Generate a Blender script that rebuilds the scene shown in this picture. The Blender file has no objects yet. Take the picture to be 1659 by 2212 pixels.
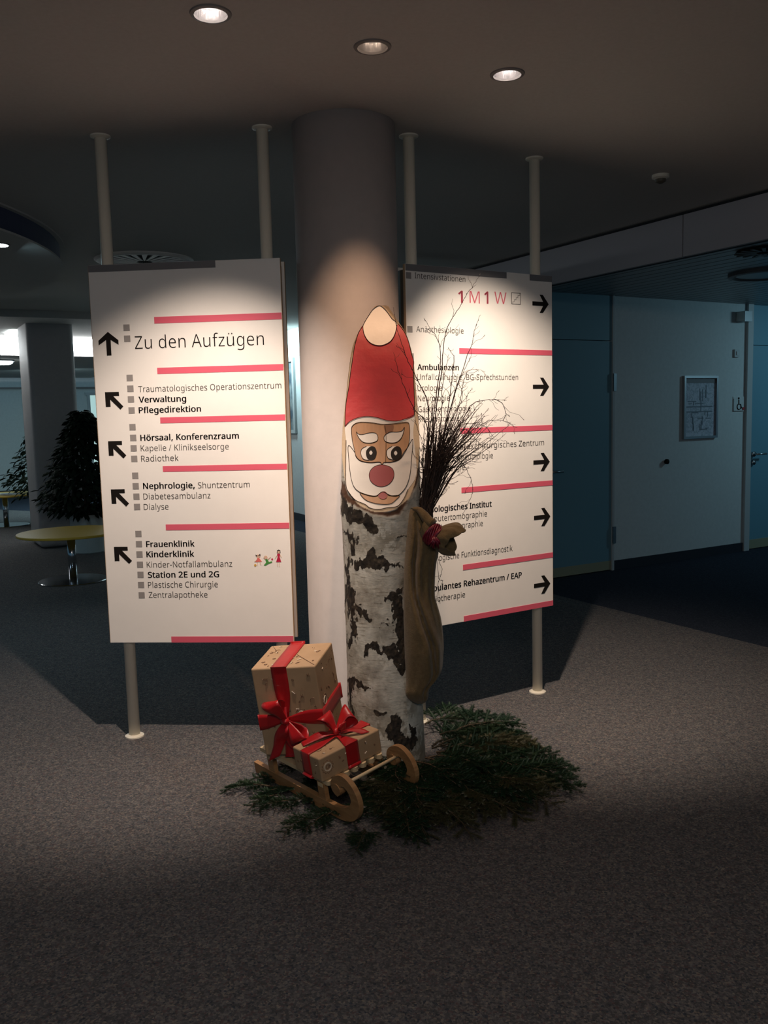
import bpy, bmesh, math, random
import numpy as np
from mathutils import Vector, Matrix
from mathutils.geometry import tessellate_polygon
sc = bpy.context.scene
C = sc.collection
random.seed(7); RNG = np.random.default_rng(7)

# ------------------------------------------------------------------ camera
W, H = 1659, 2212
PITCH, ROLL, FPX, EYE = 0.108974, 0.024792, 1900.72, 1.45
_f = np.array([0, math.cos(PITCH), -math.sin(PITCH)])
_r0 = np.array([1., 0, 0]); _d0 = np.array([0, -math.sin(PITCH), -math.cos(PITCH)])
_c, _s = math.cos(ROLL), math.sin(ROLL)
CR, CD, CF = _c*_r0 + _s*_d0, -_s*_r0 + _c*_d0, _f
cam = bpy.data.cameras.new('camera'); camo = bpy.data.objects.new('camera', cam); C.objects.link(camo)
cam.sensor_fit = 'VERTICAL'; cam.sensor_height = 24.0; cam.lens = 24.0*FPX/H
cam.clip_start = 0.05; cam.clip_end = 100
M = Matrix.Identity(4)
for i in range(3):
    M[i][0] = CR[i]; M[i][1] = -CD[i]; M[i][2] = -CF[i]
M[2][3] = EYE
camo.matrix_world = M
sc.camera = camo

# ------------------------------------------------------------------ world, lights, exposure
world = bpy.data.worlds.new('world'); sc.world = world; world.use_nodes = True
bg = world.node_tree.nodes['Background']
bg.inputs[0].default_value = (0.28, 0.60, 0.86, 1); bg.inputs[1].default_value = 0.16
sc.view_settings.view_transform = 'Standard'; sc.view_settings.look = 'None'
sc.view_settings.gamma = 1.0; sc.view_settings.use_curve_mapping = False
sc.view_settings.exposure = 0.0
CEIL = 2.68
SPOTS = [(-0.49, 2.83), (0.0, 3.10), (0.49, 3.37)]
SPOT_AIM = [(-0.98, 4.00), (0.02, 4.04), (0.86, 4.44)]
SPOT_W = [212, 44, 220]
SPOT_S = [66, 60, 66]
SPOT_C = [(1.0, .815, .68), (1.0, .60, .37), (1.0, .815, .66)]
for (x, y), (ax, ay), w, ss, cc_ in zip(SPOTS, SPOT_AIM, SPOT_W, SPOT_S, SPOT_C):
    l = bpy.data.lights.new('downlight_beam', 'SPOT'); l.energy = w; l.color = cc_
    l.spot_size = math.radians(ss); l.spot_blend = 0.85; l.shadow_soft_size = 0.022
    o = bpy.data.objects.new('downlight_beam', l); C.objects.link(o); o.location = (x, y, CEIL-0.012)
    d = Vector((ax, ay, 0.3)) - o.location
    o.rotation_euler = d.to_track_quat('-Z', 'Y').to_euler()
def area(name, loc, aim, size, energy, color, sy=None):
    l = bpy.data.lights.new(name, 'AREA'); l.energy = energy; l.color = color
    l.size = size
    if sy: l.shape = 'RECTANGLE'; l.size_y = sy
    o = bpy.data.objects.new(name, l); C.objects.link(o); o.location = loc
    o.rotation_euler = (Vector(aim)-Vector(loc)).to_track_quat('-Z', 'Y').to_euler()
    return o
COOL = (0.55, 0.86, 1.0)
area('foreground_fill', (0.2, -0.9, 2.6), (0.2, -0.2, 0.0), 1.2, 58, (1.0, 0.88, 0.80))  # added unseen fill from behind the camera, lifts the dark foreground floor
area('corridor_lamp', (5.2, 8.0, 2.42), (4.4, 8.6, 0.6), 0.5, 16, (0.42, 0.80, 1.0))
area('mid_wall_washer', (-1.62, 12.15, 2.60), (-1.1, 12.3, 1.9), 0.25, 22, (0.62, 0.92, 1.0))
area('lounge_lamp', (-5.6, 14.6, 2.28), (-5.6, 15.4, 0.0), 0.6, 50, (0.60, 0.92, 1.0))
area('hall_lamp', (-5.0, 6.4, 2.46), (-4.4, 7.4, 0.0), 0.4, 6, (0.55, 0.82, 1.0))

# ------------------------------------------------------------------ pixel <-> space helpers
def ray(u, v):
    return CR*((u-W/2)/FPX) + CD*((v-H/2)/FPX) + CF
EYEP = np.array([0, 0, EYE])
def on_z(u, v, z):
    d = ray(u, v); return EYEP + d*((z-EYE)/d[2])
def on_y(u, v, y):
    d = ray(u, v); return EYEP + d*(y/d[1])
def on_plane(u, v, P, n):
    d = ray(u, v); n = np.array(n); return EYEP + d*(np.dot(np.array(P)-EYEP, n)/np.dot(d, n))
def proj(P):
    P = np.asarray(P, float) - EYEP
    x, y, z = P@CR, P@CD, P@CF
    return np.stack([W/2+FPX*x/z, H/2+FPX*y/z], -1)

# ------------------------------------------------------------------ object helpers
def mesh(name, V, F, mat, parent=None, smooth=False, solid=0, bevel=0, mats=None, off=0):
    me = bpy.data.meshes.new(name); me.from_pydata([tuple(map(float, v)) for v in V], [], [tuple(map(int, f)) for f in F]); me.update()
    if mat: me.materials.append(mat)
    if smooth:
        for p in me.polygons: p.use_smooth = True
    o = bpy.data.objects.new(name, me); C.objects.link(o)
    if parent:
        o.parent = parent; o.matrix_parent_inverse = world_of(parent).inverted()
    if bevel:
        m = o.modifiers.new('b', 'BEVEL'); m.width = bevel; m.segments = 2; m.limit_method = 'ANGLE'
    if solid:
        m = o.modifiers.new('s', 'SOLIDIFY'); m.thickness = solid; m.offset = off
    return o
def world_of(o):
    m = Matrix.LocRotScale(o.location, o.rotation_euler, o.scale)
    if o.parent: m = world_of(o.parent) @ o.matrix_parent_inverse @ m
    return m
def tag(o, label=None, cat=None, group=None, kind=None):
    if label: o['label'] = label
    if cat: o['category'] = cat
    if group: o['group'] = group
    if kind: o['kind'] = kind
    return o
def thing(name, loc, label, cat, group=None):
    o = bpy.data.objects.new(name, None); C.objects.link(o); o.location = tuple(map(float, loc)); o.empty_display_size = .05
    return tag(o, label, cat, group)
def struct(name, V, F, mat, parent=None, **k):
    o = mesh(name, V, F, mat, parent, **k)
    if not parent: o['kind'] = 'structure'
    return o
class G:
    """collects geometry for one mesh"""
    def __init__(s): s.V = []; s.F = []
    def add(s, V, F):
        b = len(s.V); s.V += [tuple(v) for v in V]; s.F += [tuple(i+b for i in f) for f in F]; return s
    def hexa(s, P):   # 8 points: bottom 4 ccw, top 4 ccw
        return s.add(P, [(0,3,2,1),(4,5,6,7),(0,1,5,4),(1,2,6,5),(2,3,7,6),(3,0,4,7)])
    def box(s, x0, x1, y0, y1, z0, z1, fr=None):
        P = [(x0,y0,z0),(x1,y0,z0),(x1,y1,z0),(x0,y1,z0),(x0,y0,z1),(x1,y0,z1),(x1,y1,z1),(x0,y1,z1)]
        if fr: P = [fr(p) for p in P]
        return s.hexa(P)
    def tube(s, pts, rad, n=8, cap=True):
        pts = [np.array(p, float) for p in pts]; m = len(pts)
        if np.isscalar(rad): rad = [rad]*m
        b = len(s.V); prev = None
        for i, p in enumerate(pts):
            t = pts[min(i+1, m-1)]-pts[max(i-1, 0)]; t = t/(np.linalg.norm(t)+1e-12)
            a = prev if prev is not None else (np.array([0, 0, 1.]) if abs(t[2]) < .9 else np.array([1., 0, 0]))
            a = a - t*(a@t); a /= (np.linalg.norm(a)+1e-12); prev = a; c = np.cross(t, a)
            for k in range(n):
                th = 2*math.pi*k/n; s.V.append(tuple(p+rad[i]*(math.cos(th)*a+math.sin(th)*c)))
        for i in range(m-1):
            for k in range(n):
                k2 = (k+1) % n; s.F.append((b+i*n+k, b+i*n+k2, b+(i+1)*n+k2, b+(i+1)*n+k))
        if cap:
            s.F.append(tuple(b+k for k in range(n))[::-1]); s.F.append(tuple(b+(m-1)*n+k for k in range(n)))
        return s
    def lathe(s, prof, cx=0, cy=0, n=32, closed=False):
        b = len(s.V)
        for r, z in prof:
            for k in range(n):
                th = 2*math.pi*k/n; s.V.append((cx+r*math.cos(th), cy+r*math.sin(th), z))
        m = len(prof)
        for i in range(m-1):
            for k in range(n):
                k2 = (k+1) % n; s.F.append((b+i*n+k, b+i*n+k2, b+(i+1)*n+k2, b+(i+1)*n+k))
        if prof[0][0] > 1e-5: s.F.append(tuple(b+k for k in range(n))[::-1])
        if prof[-1][0] > 1e-5: s.F.append(tuple(b+(m-1)*n+k for k in range(n)))
        return s
    def prism(s, poly, d0, d1, fr):
        """poly: 2D outline, extruded from d0 to d1 ; fr(a,b,d)->3D"""
        n = len(poly); V = [fr(a, b, d0) for a, b in poly]+[fr(a, b, d1) for a, b in poly]
        tr = tessellate_polygon([[Vector((a, b, 0)) for a, b in poly]])
        F = [tuple(t) for t in tr]+[tuple(i+n for i in t)[::-1] for t in tr]
        F += [(i, (i+1) % n, (i+1) % n+n, i+n) for i in range(n)]
        return s.add(V, F)
    def obj(s, name, mat, parent=None, **k): return mesh(name, s.V, s.F, mat, parent, **k)
def spline(P, n=8):
    """Catmull-Rom through points"""
    P = [np.array(p, float) for p in P]; out = []
    Q = [2*P[0]-P[1]]+P+[2*P[-1]-P[-2]]
    for i in range(1, len(Q)-2):
        for k in range(n):
            t = k/n; a, b, c, d = Q[i-1], Q[i], Q[i+1], Q[i+2]
            out.append(.5*((2*b)+(c-a)*t+(2*a-5*b+4*c-d)*t*t+(3*b-3*c+d-a)*t**3))
    out.append(P[-1]); return out
def cspline(P, n=6):
    P = [np.array(p, float) for p in P]; m = len(P); out = []
    for i in range(m):
        a, b, c, d = P[i-1], P[i], P[(i+1) % m], P[(i+2) % m]
        for k in range(n):
            t = k/n; out.append(.5*((2*b)+(c-a)*t+(2*a-5*b+4*c-d)*t*t+(3*b-3*c+d-a)*t**3))
    return out

# ------------------------------------------------------------------ materials
def mat(name, col, rough=.6, metal=0, spec=None, emit=None, es=0):
    m = bpy.data.materials.new(name); m.use_nodes = True; b = m.node_tree.nodes['Principled BSDF']
    b.inputs['Base Color'].default_value = (*col, 1); b.inputs['Roughness'].default_value = rough; b.inputs['Metallic'].default_value = metal
    if spec is not None: b.inputs['Specular IOR Level'].default_value = spec
    if emit: b.inputs['Emission Color'].default_value = (*emit, 1); b.inputs['Emission Strength'].default_value = es
    return m
def nd(m, t, **k):
    n = m.node_tree.nodes.new(t)
    for a, v in k.items():
        if a in n.inputs.keys(): n.inputs[a].default_value = v
        else: setattr(n, a, v)
    return n
def noisy(name, stops, scale=20, rough=.7, bump=.1, detail=6, stretch=(1, 1, 1), bscale=None, dist=0.02, metal=0, sheen=0, spec=None, nrough=.6):
    m = mat(name, stops[0][1], rough, metal, spec); t = m.node_tree; b = t.nodes['Principled BSDF']
    tc = nd(m, 'ShaderNodeTexCoord'); mp = nd(m, 'ShaderNodeMapping'); mp.inputs['Scale'].default_value = stretch
    t.links.new(tc.outputs['Object'], mp.inputs[0])
    n = nd(m, 'ShaderNodeTexNoise', Scale=scale, Detail=detail, Roughness=nrough); t.links.new(mp.outputs[0], n.inputs['Vector'])
    r = nd(m, 'ShaderNodeValToRGB'); e = r.color_ramp.elements
    while len(e) < len(stops): e.new(.5)
    for el, (p, c) in zip(e, stops): el.position = p; el.color = (*c, 1)
    t.links.new(n.outputs[0], r.inputs[0]); t.links.new(r.outputs[0], b.inputs['Base Color'])
    if bump:
        n2 = nd(m, 'ShaderNodeTexNoise', Scale=bscale or scale, Detail=4.0); t.links.new(mp.outputs[0], n2.inputs['Vector'])
        bp = nd(m, 'ShaderNodeBump', Strength=bump, Distance=dist); t.links.new(n2.outputs[0], bp.inputs['Height']); t.links.new(bp.outputs[0], b.inputs['Normal'])
    if sheen: b.inputs['Sheen Weight'].default_value = sheen
    return m
def carpet(name, base, var, specks):
    m = mat(name, base, .95, spec=.1); t = m.node_tree; b = t.nodes['Principled BSDF']
    tc = nd(m, 'ShaderNodeTexCoord')
    v = nd(m, 'ShaderNodeTexVoronoi', Scale=170.0); t.links.new(tc.outputs['Object'], v.inputs['Vector'])
    sep = nd(m, 'ShaderNodeSeparateColor'); t.links.new(v.outputs['Color'], sep.inputs[0])
    r = nd(m, 'ShaderNodeValToRGB'); e = r.color_ramp.elements; r.color_ramp.interpolation = 'CONSTANT'
    while len(e) < len(specks): e.new(.5)
    for el, (p, c) in zip(e, specks): el.position = p; el.color = (*c, 1)
    t.links.new(sep.outputs[0], r.inputs[0])
    n = nd(m, 'ShaderNodeTexNoise', Scale=38.0, Detail=5.0, Roughness=.7); t.links.new(tc.outputs['Object'], n.inputs['Vector'])
    mr = nd(m, 'ShaderNodeMapRange'); mr.inputs[1].default_value = .3; mr.inputs[2].default_value = .7; mr.inputs[3].default_value = 1-var; mr.inputs[4].default_value = 1+var
    t.links.new(n.outputs[0], mr.inputs[0])
    mx = nd(m, 'ShaderNodeVectorMath', operation='SCALE'); t.links.new(r.outputs[0], mx.inputs[0]); t.links.new(mr.outputs[0], mx.inputs['Scale'])
    t.links.new(mx.outputs[0], b.inputs['Base Color'])
    n2 = nd(m, 'ShaderNodeTexNoise', Scale=220.0, Detail=3.0); t.links.new(tc.outputs['Object'], n2.inputs['Vector'])
    bp = nd(m, 'ShaderNodeBump', Strength=.8, Distance=.004); t.links.new(n2.outputs[0], bp.inputs['Height']); t.links.new(bp.outputs[0], b.inputs['Normal'])
    return m
MT = {}
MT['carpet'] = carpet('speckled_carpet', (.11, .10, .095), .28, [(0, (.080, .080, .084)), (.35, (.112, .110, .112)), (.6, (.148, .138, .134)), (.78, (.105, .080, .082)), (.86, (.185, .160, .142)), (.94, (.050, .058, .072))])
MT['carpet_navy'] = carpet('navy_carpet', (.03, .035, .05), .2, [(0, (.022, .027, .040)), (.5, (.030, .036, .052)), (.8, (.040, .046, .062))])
MT['plaster'] = noisy('ceiling_plaster', [(.3, (.52, .50, .47)), (.7, (.56, .54, .51))], 60, .9, .05, bscale=300)
MT['wall'] = noisy('wall_paint', [(.3, (.60, .63, .62)), (.7, (.66, .69, .68))], 30, .7, .04, bscale=400)
MT['column'] = noisy('column_paint', [(.3, (.37, .345, .335)), (.7, (.40, .37, .36))], 20, .55, .02, bscale=200)
MT['pole'] = mat('cream_lacquer', (.80, .75, .63), .35)
MT['panel'] = noisy('sign_laminate', [(.3, (.80, .77, .73)), (.7, (.83, .80, .76))], 8, .5, 0)
MT['edge'] = noisy('panel_edge', [(.3, (.38, .25, .14)), (.7, (.50, .35, .21))], 12, .6, .1, stretch=(1, 1, .1))
MT['inset'] = mat('bronze_inset', (.10, .085, .06), .5)
MT['pink'] = mat('pink_film', (.66, .105, .16), .5)
MT['grayf'] = mat('grey_film', (.27, .25, .24), .5)
MT['hdr'] = mat('header_film', (.17, .165, .17), .5)
MT['black'] = mat('black_film', (.012, .010, .009), .5, spec=.08)
MT['ink'] = mat('dark_lettering', (.055, .047, .042), .5, spec=.08)
MT['inkp'] = mat('pink_lettering', (.62, .12, .17), .5)
MT['chrome'] = mat('chrome', (.55, .56, .58), .15, 1)
MT['steel'] = mat('brushed_steel', (.45, .46, .47), .35, 1)
MT['yellow'] = mat('yellow_laminate', (.62, .40, .05), .35)
MT['white'] = mat('white_plastic', (.62, .66, .64), .5)
MT['soil'] = mat('soil', (.02, .015, .01), .9)
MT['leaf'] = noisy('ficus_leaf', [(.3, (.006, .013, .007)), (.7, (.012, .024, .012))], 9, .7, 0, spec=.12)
MT['trunk'] = noisy('ficus_trunk', [(.3, (.05, .04, .03)), (.7, (.09, .07, .05))], 40, .8, .2)
MT['doorblue'] = mat('blue_door', (.15, .34, .43), .5)
MT['doorteal'] = mat('petrol_door', (.16, .31, .37), .5)
MT['kick'] = mat('kick_plate', (.33, .33, .22), .5)
MT['frame'] = mat('door_frame', (.50, .52, .52), .5)
MT['dark'] = mat('dark_gap', (.012, .013, .016), .8)
MT['base'] = mat('navy_skirting', (.018, .022, .032), .7)
MT['bulk'] = mat('fascia_panel', (.40, .38, .40), .6)
MT['slat'] = mat('metal_slat', (.30, .32, .33), .4, .3)
MT['paper'] = noisy('plan_paper', [(.44, (.55, .58, .66)), (.52, (.30, .36, .42)), (.56, (.55, .58, .66))], 22, .6, 0, detail=3)
MT['lampglow'] = mat('lamp_glow', (1, 1, 1), .5, emit=(1, .92, .88), es=30)
MT['lampdim'] = mat('dim_lamp_glow', (1, 1, 1), .5, emit=(1, .78, .6), es=7)
MT['coolglow'] = mat('cool_light', (1, 1, 1), .5, emit=(.85, .97, 1), es=9)
MT['bandglow'] = mat('light_band', (1, 1, 1), .5, emit=(.93, .98, 1), es=8)
MT['winglow'] = mat('lit_window', (1, 1, 1), .5, emit=(.55, .85, .80), es=.55)
MT['reflector'] = noisy('faceted_reflector', [(.3, (.75, .72, .72)), (.7, (.9, .88, .86))], 30, .22, .3, stretch=(1, 1, .15), metal=1)
MT['ring'] = mat('dark_trim_ring', (.20, .18, .17), .5)
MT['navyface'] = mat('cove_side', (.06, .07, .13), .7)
MT['wood'] = noisy('pine_wood', [(.25, (.26, .13, .05)), (.5, (.35, .185, .075)), (.75, (.43, .245, .105))], 14, .55, .08, stretch=(1, 1, 5))
MT['wood2'] = noisy('pale_pine', [(.3, (.56, .42, .24)), (.7, (.66, .51, .31))], 14, .55, .05)
MT['kraft'] = noisy('kraft_paper', [(.3, (.36, .235, .13)), (.7, (.43, .285, .165))], 9, .55, .25, bscale=14, dist=.004)
MT['motif'] = mat('brown_print', (.15, .075, .04), .6)
MT['motifw'] = mat('pale_print', (.60, .50, .38), .6)
MT['satin'] = noisy('red_satin', [(.3, (.33, .004, .007)), (.7, (.42, .006, .009))], 6, .38, .2, bscale=25, dist=.004, sheen=.05)
MT['burlap'] = noisy('burlap', [(.3, (.11, .072, .028)), (.7, (.165, .115, .05))], 60, .9, .5, bscale=260, dist=.003, sheen=.2)
MT['magenta'] = noisy('wine_red_ribbon', [(.3, (.10, .004, .016)), (.7, (.17, .007, .026))], 30, .35, .4)
MT['twig'] = noisy('birch_twig', [(.3, (.020, .011, .008)), (.7, (.045, .025, .018))], 60, .7, 0)
MT['firstem'] = mat('fir_stem', (.07, .045, .025), .8)
MT['needle'] = noisy('fir_needle', [(.3, (.008, .028, .014)), (.55, (.014, .042, .017)), (.8, (.034, .055, .022))], 9, .5, 0)
MT['needle2'] = noisy('dull_fir_needle', [(.3, (.040, .046, .018)), (.7, (.075, .070, .032))], 9, .5, 0)
MT['hatred'] = noisy('red_paint', [(.3, (.36, .006, .010)), (.7, (.43, .009, .013))], 14, .5, .15)
MT['cream'] = noisy('cream_paint', [(.3, (.84, .77, .66)), (.7, (.88, .81, .70))], 14, .55, .1)
MT['white_p'] = noisy('white_paint', [(.3, (.54, .52, .48)), (.7, (.58, .56, .52))], 14, .55, .1)
MT['skin_p'] = noisy('tan_paint', [(.35, (.29, .15, .065)), (.7, (.36, .19, .085))], 12, .55, .1, stretch=(4, 1, .6))
MT['darkred'] = mat('dark_red_paint', (.20, .005, .011), .5)
MT['line'] = mat('outline_paint', (.035, .018, .010), .7, spec=.08)

# ------------------------------------------------------------------ room shell
def fill(name, outer, holes, z, m, parent=None, flip=True):
    bm = bmesh.new(); ed = []
    for lp in [outer]+holes:
        vs = [bm.verts.new((x, y, z)) for x, y in lp]
        ed += [bm.edges.new((vs[i], vs[(i+1) % len(vs)])) for i in range(len(vs))]
    bmesh.ops.triangle_fill(bm, use_beauty=True, use_dissolve=False, edges=ed)
    bmesh.ops.recalc_face_normals(bm, faces=bm.faces)
    me = bpy.data.meshes.new(name); bm.to_mesh(me); bm.free(); me.materials.append(m)
    o = bpy.data.objects.new(name, me); C.objects.link(o)
    if parent: o.parent = parent; o.matrix_parent_inverse = world_of(parent).inverted()
    return o
def circ(cx, cy, r, n=32): return [(cx+r*math.cos(2*math.pi*k/n), cy+r*math.sin(2*math.pi*k/n)) for k in range(n)]
e1 = np.array([math.cos(math.radians(30)), math.sin(math.radians(30)), 0]); e2 = np.array([.5, -.8660254, 0])
up = np.array([0, 0, 1.])
# floor split where the speckled carpet meets the navy one
K0 = np.array([1.83, 6.03, 0]); ck = np.array([math.cos(math.radians(-60.6)), math.sin(math.radians(-60.6)), 0])
A = K0+ck*14; B = K0-ck*7.2
tag(fill('floor', [(-22, -6), (A[0], A[1]), (B[0], B[1]), (-22, 24)], [], 0, MT['carpet']), kind='structure')
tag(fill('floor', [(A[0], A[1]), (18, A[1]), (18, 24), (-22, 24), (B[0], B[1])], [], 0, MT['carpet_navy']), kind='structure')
# ceiling
BK = np.array([1.77, 5.95, 0])               # fascia plane point
bA = BK+e2*10; bB = BK-e2*5.0
LE = np.array([-4.03, 9.54, 0]); lA = LE-e1*12; lB = LE+e1*1.2
R_CAN = 0.052
DISC_C = None
def circle_fit(P):
    P = np.array(P)[:, :2]; A_ = np.c_[2*P, np.ones(len(P))]; b = (P**2).sum(1)
    s = np.linalg.lstsq(A_, b, rcond=None)[0]; return s[0], s[1], math.sqrt(s[2]+s[0]**2+s[1]**2)
dz = 2.53
dx, dy, dr = circle_fit([on_z(u, v, dz) for u, v in [(0, 497), (50, 515), (100, 535), (124, 565), (131, 600)]])
_o = e1*.06
ceil_outer = [(-22, -6), (bA[0]+_o[0], bA[1]+_o[1]), (bB[0]+_o[0], bB[1]+_o[1]), (.6, 15.5), (-2.9, 15.5), (lB[0], lB[1]), (lA[0], lA[1]), (-22, 3)]
tag(fill('ceiling', ceil_outer, [circ(x, y, R_CAN) for x, y in SPOTS], CEIL, MT['plaster']), kind='structure')
# fascia (bulkhead) of jointed panels on the right
tr = struct('trim_1', *(lambda g: (g.V, g.F))(G().hexa([tuple(p) for p in
    [bA+e1*.03+up*2.41, bA+e1*.12+up*2.41, bB+e1*.12+up*2.41, bB+e1*.03+up*2.41, bA+e1*.03+up*2.68, bA+e1*.12+up*2.68, bB+e1*.12+up*2.68, bB+e1*.03+up*2.68]])), MT['dark'])  # near-black backing strip paints in the shadow gap above the panels
seam = on_plane(1475, 500, BK, e1)
s_seam = (seam-BK)@e2
for k in range(-4, 5):
    a = s_seam+k*2.4+.004; b = a+2.392
    a = max(a, -5.0); b = min(b, 10)
    if b <= a: continue
    g = G(); P = [BK+e2*a, BK+e2*b, BK+e2*b+e1*.03, BK+e2*a+e1*.03]
    g.hexa([tuple(p+up*2.40) for p in P]+[tuple(p+up*2.657) for p in P]); g.obj('panel', MT['bulk'], tr)
# corridor ceiling of metal slats
cc = struct('ceiling', [(bA[0], bA[1], 2.475), (18, bA[1], 2.475), (18, 20, 2.475), (bB[0], 20, 2.475), (bB[0], bB[1], 2.475)], [(0, 1, 2, 3, 4)], MT['dark'])
for k in range(34):
    o_ = .13+k*.125; g = G(); a0 = BK+e1*o_-e2*4.2; a1 = BK+e1*o_+e2*4.5; w_ = e1*.112
    g.hexa([tuple(p+up*2.45) for p in (a0, a1, a1+w_, a0+w_)]+[tuple(p+up*2.465) for p in (a0, a1, a1+w_, a0+w_)])
    g.obj('slat', MT['slat'], cc)
# right wall (30 degree grid line)
WP = np.array([2.07, 7.92, 0.]); wn = np.array([.5, -.8660254, 0.])   # normal towards the hall
def wallbox(g, s0, s1, z0, z1, d0, d1, P=WP, t=e1, n=wn):
    Q = [P+t*s0+n*d1, P+t*s1+n*d1, P+t*s1+n*d0, P+t*s0+n*d0]
    return g.hexa([tuple(q+up*z0) for q in Q]+[tuple(q+up*z1) for q in Q])
def on_wall(u, v, P=WP, t=e1, n=wn):
    q = on_plane(u, v, P, n); return (q-P)@t, q[2]
sD1 = on_wall(1322, 1000)[0]; sD2a = on_wall(1606, 1000)[0]; sD2 = on_wall(1617, 1000)[0]
g = G(); wallbox(g, sD1, sD2a, 0, 2.5, -.1, 0); wallbox(g, sD1-2.0, sD1-1.25, 0, 2.5, -.1, 0); wallbox(g, sD2+1.2, 14, 0, 2.5, -.1, 0)
struct('wall_right', g.V, g.F, MT['wall'])
g = G(); wallbox(g, sD1+.02, sD2a, 0, .085, 0, .012); struct('baseboard_right', g.V, g.F, MT['base'])
# near door (partly hidden by the right sign)
d1 = struct('door_1', *(lambda g: (g.V, g.F))(wallbox(G(), sD1-1.2, sD1-.012, .09, 2.055, -.05, .004)), MT['doorteal'])
wallbox(G(), sD1-1.2, sD1-.012, 2.062, 2.49, -.05, .004).obj('transom_panel', MT['doorteal'], d1)
wallbox(G(), sD1-1.2, sD1-.012, .008, .09, -.05, .006).obj('kick_plate', MT['kick'], d1)
wallbox(G(), sD1-.012, sD1+.012, 0, 2.5, -.05, .02).obj('door_frame', MT['frame'], d1)
for v0, v1 in ((807, 845), (1137, 1173)):
    z1, z0 = on_wall(1322, v0)[1], on_wall(1322, v1)[1]
    wallbox(G(), sD1-.012, sD1+.020, z0, z1, .018, .034).obj('hinge', MT['steel'], d1)
hs, hz = on_wall(1205, 1018)
gh = G(); P0 = WP+e1*(hs-.12)+up*hz
gh.tube([P0+wn*.0, P0+wn*.05], .011, 10); gh.tube([P0+wn*.05, P0+wn*.05+e1*.14], .010, 10)
gh.obj('door_handle', MT['steel'], d1, smooth=True)
# far door
d2 = struct('door_2', *(lambda g: (g.V, g.F))(wallbox(G(), sD2+.006, sD2+1.1, .10, 2.055, -.05, -.01)), MT['doorblue'])
wallbox(G(), sD2+.006, sD2+1.1, 2.062, 2.46, -.05, -.01).obj('transom_panel', MT['doorblue'], d2)
wallbox(G(), sD2+.006, sD2+1.1, .008, .10, -.05, -.006).obj('kick_plate', MT['kick'], d2)
wallbox(G(), sD2a-.004, sD2-.004, 0, 2.47, -.05, .03).obj('door_frame', MT['frame'], d2)
wallbox(G(), sD2-.004, sD2+.006, 0, 2.47, -.05, -.03).obj('door_gap', MT['dark'], d2)
hs, hz = on_wall(1627, 981); hx, hy = on_wall(1627, 999)
P0 = WP+e1*hs+up*hz; P1 = WP+e1*hx+up*hy
gh = G(); gh.tube([P0-wn*.01, P0+wn*.014], .026, 16); gh.tube([P0, P0+wn*.055], .010, 10); gh.tube([P0+wn*.055, P0+wn*.055+e1*.135], .010, 10)
gh.tube([P1-wn*.01, P1+wn*.014], .024, 16); gh.obj('door_handle', MT['steel'], d2, smooth=True)
# sign over the door, switch, plan frame, knob, wheelchair sign
def wallthing(name, u0, v0, u1, v1, dd, m, label, cat):
    s0, z1 = on_wall(u0, v0); s1, z0 = on_wall(u1, v1)
    t = thing(name, WP+e1*((s0+s1)/2)+up*z0+wn*0, label, cat); return t, s0, s1, z0, z1
t, s0, s1, z0, z1 = wallthing('projecting_sign', 1589, 674, 1606, 697, .05, None, 'small grey box sign high on the wall beside the far blue door', 'sign')
wallbox(G(), s0+.01, s1, z0, z1, 0, .10).obj('housing', MT['slat'], t); wallbox(G(), s0+.004, s0+.010, z0+.006, z1-.006, .006, .094).obj('side_plate', MT['white'], t)
t, s0, s1, z0, z1 = wallthing('wall_switch', 1584, 755, 1594, 772, .02, None, 'small pale square wall box below the grey box sign', 'switch')
wallbox(G(), s0, s1, z0, z1, 0, .02).obj('cover', MT['frame'], t); wallbox(G(), s0+.02, s1-.02, z0+.02, z1-.02, .02, .026).obj('rocker', MT['wall'], t)
t, s0, s1, z0, z1 = wallthing('picture_frame', 1474, 812, 1545, 945, .03, None, 'upright aluminium frame holding a printed floor plan on the right wall', 'picture')
fw = .022
for a in ((s0, s0+fw, z0, z1), (s1-fw, s1, z0, z1), (s0+fw, s1-fw, z0, z0+fw), (s0+fw, s1-fw, z1-fw, z1)):
    wallbox(G(), *a, 0, .03).obj('frame_bar', MT['steel'], t)
wallbox(G(), s0+fw, s1-fw, z0+fw, z1-fw, 0, .010).obj('plan_sheet', MT['paper'], t)
wallbox(G(), s0+fw, s1-fw, z1-fw-.045, z1-fw, .010, .013).obj('header_strip', MT['hdr'], t)
g = G(); rnd = random.Random(3)
for k in range(26):   # drawn walls and labels of the plan
    a = rnd.uniform(s0+fw+.03, s1-fw-.10); b = rnd.uniform(z0+.06, z1-.20)
    w_, h_ = (rnd.uniform(.03, .12), .008) if rnd.random() < .5 else (.010, rnd.uniform(.03, .12))
    wallbox(g, a, a+w_, b, b+h_, .0102, .0115)
mid = (s0+s1)/2
for zz in (.42, .50): wallbox(g, s0+.05, s1-.06, z0+(z1-z0)*zz, z0+(z1-z0)*zz+.010, .0102, .0116)
g.obj('plan_drawing', mat('plan_ink', (.16, .20, .24), .6), t)
s0, z0 = on_wall(1436, 997); P0 = WP+e1*s0+up*z0
t = thing('coat_knob', P0, 'small round black knob sticking out of the right wall below the framed plan', 'knob')
G().tube([P0, P0+wn*.012], .010, 10).obj('shaft', MT['steel'], t, smooth=True)
G().tube([P0+wn*.010, P0+wn*.014, P0+wn*.036, P0+wn*.042], [.016, .024, .024, .012], 18).obj('knob_head', MT['black'], t, smooth=True)
s0, zt = on_wall(1583, 857); s1, zb = on_wall(1606, 888)
t = thing('wheelchair_sign', WP+e1*s0+up*zb, 'small toilet sign plate with a wheelchair symbol beside the far door', 'sign')
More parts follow.
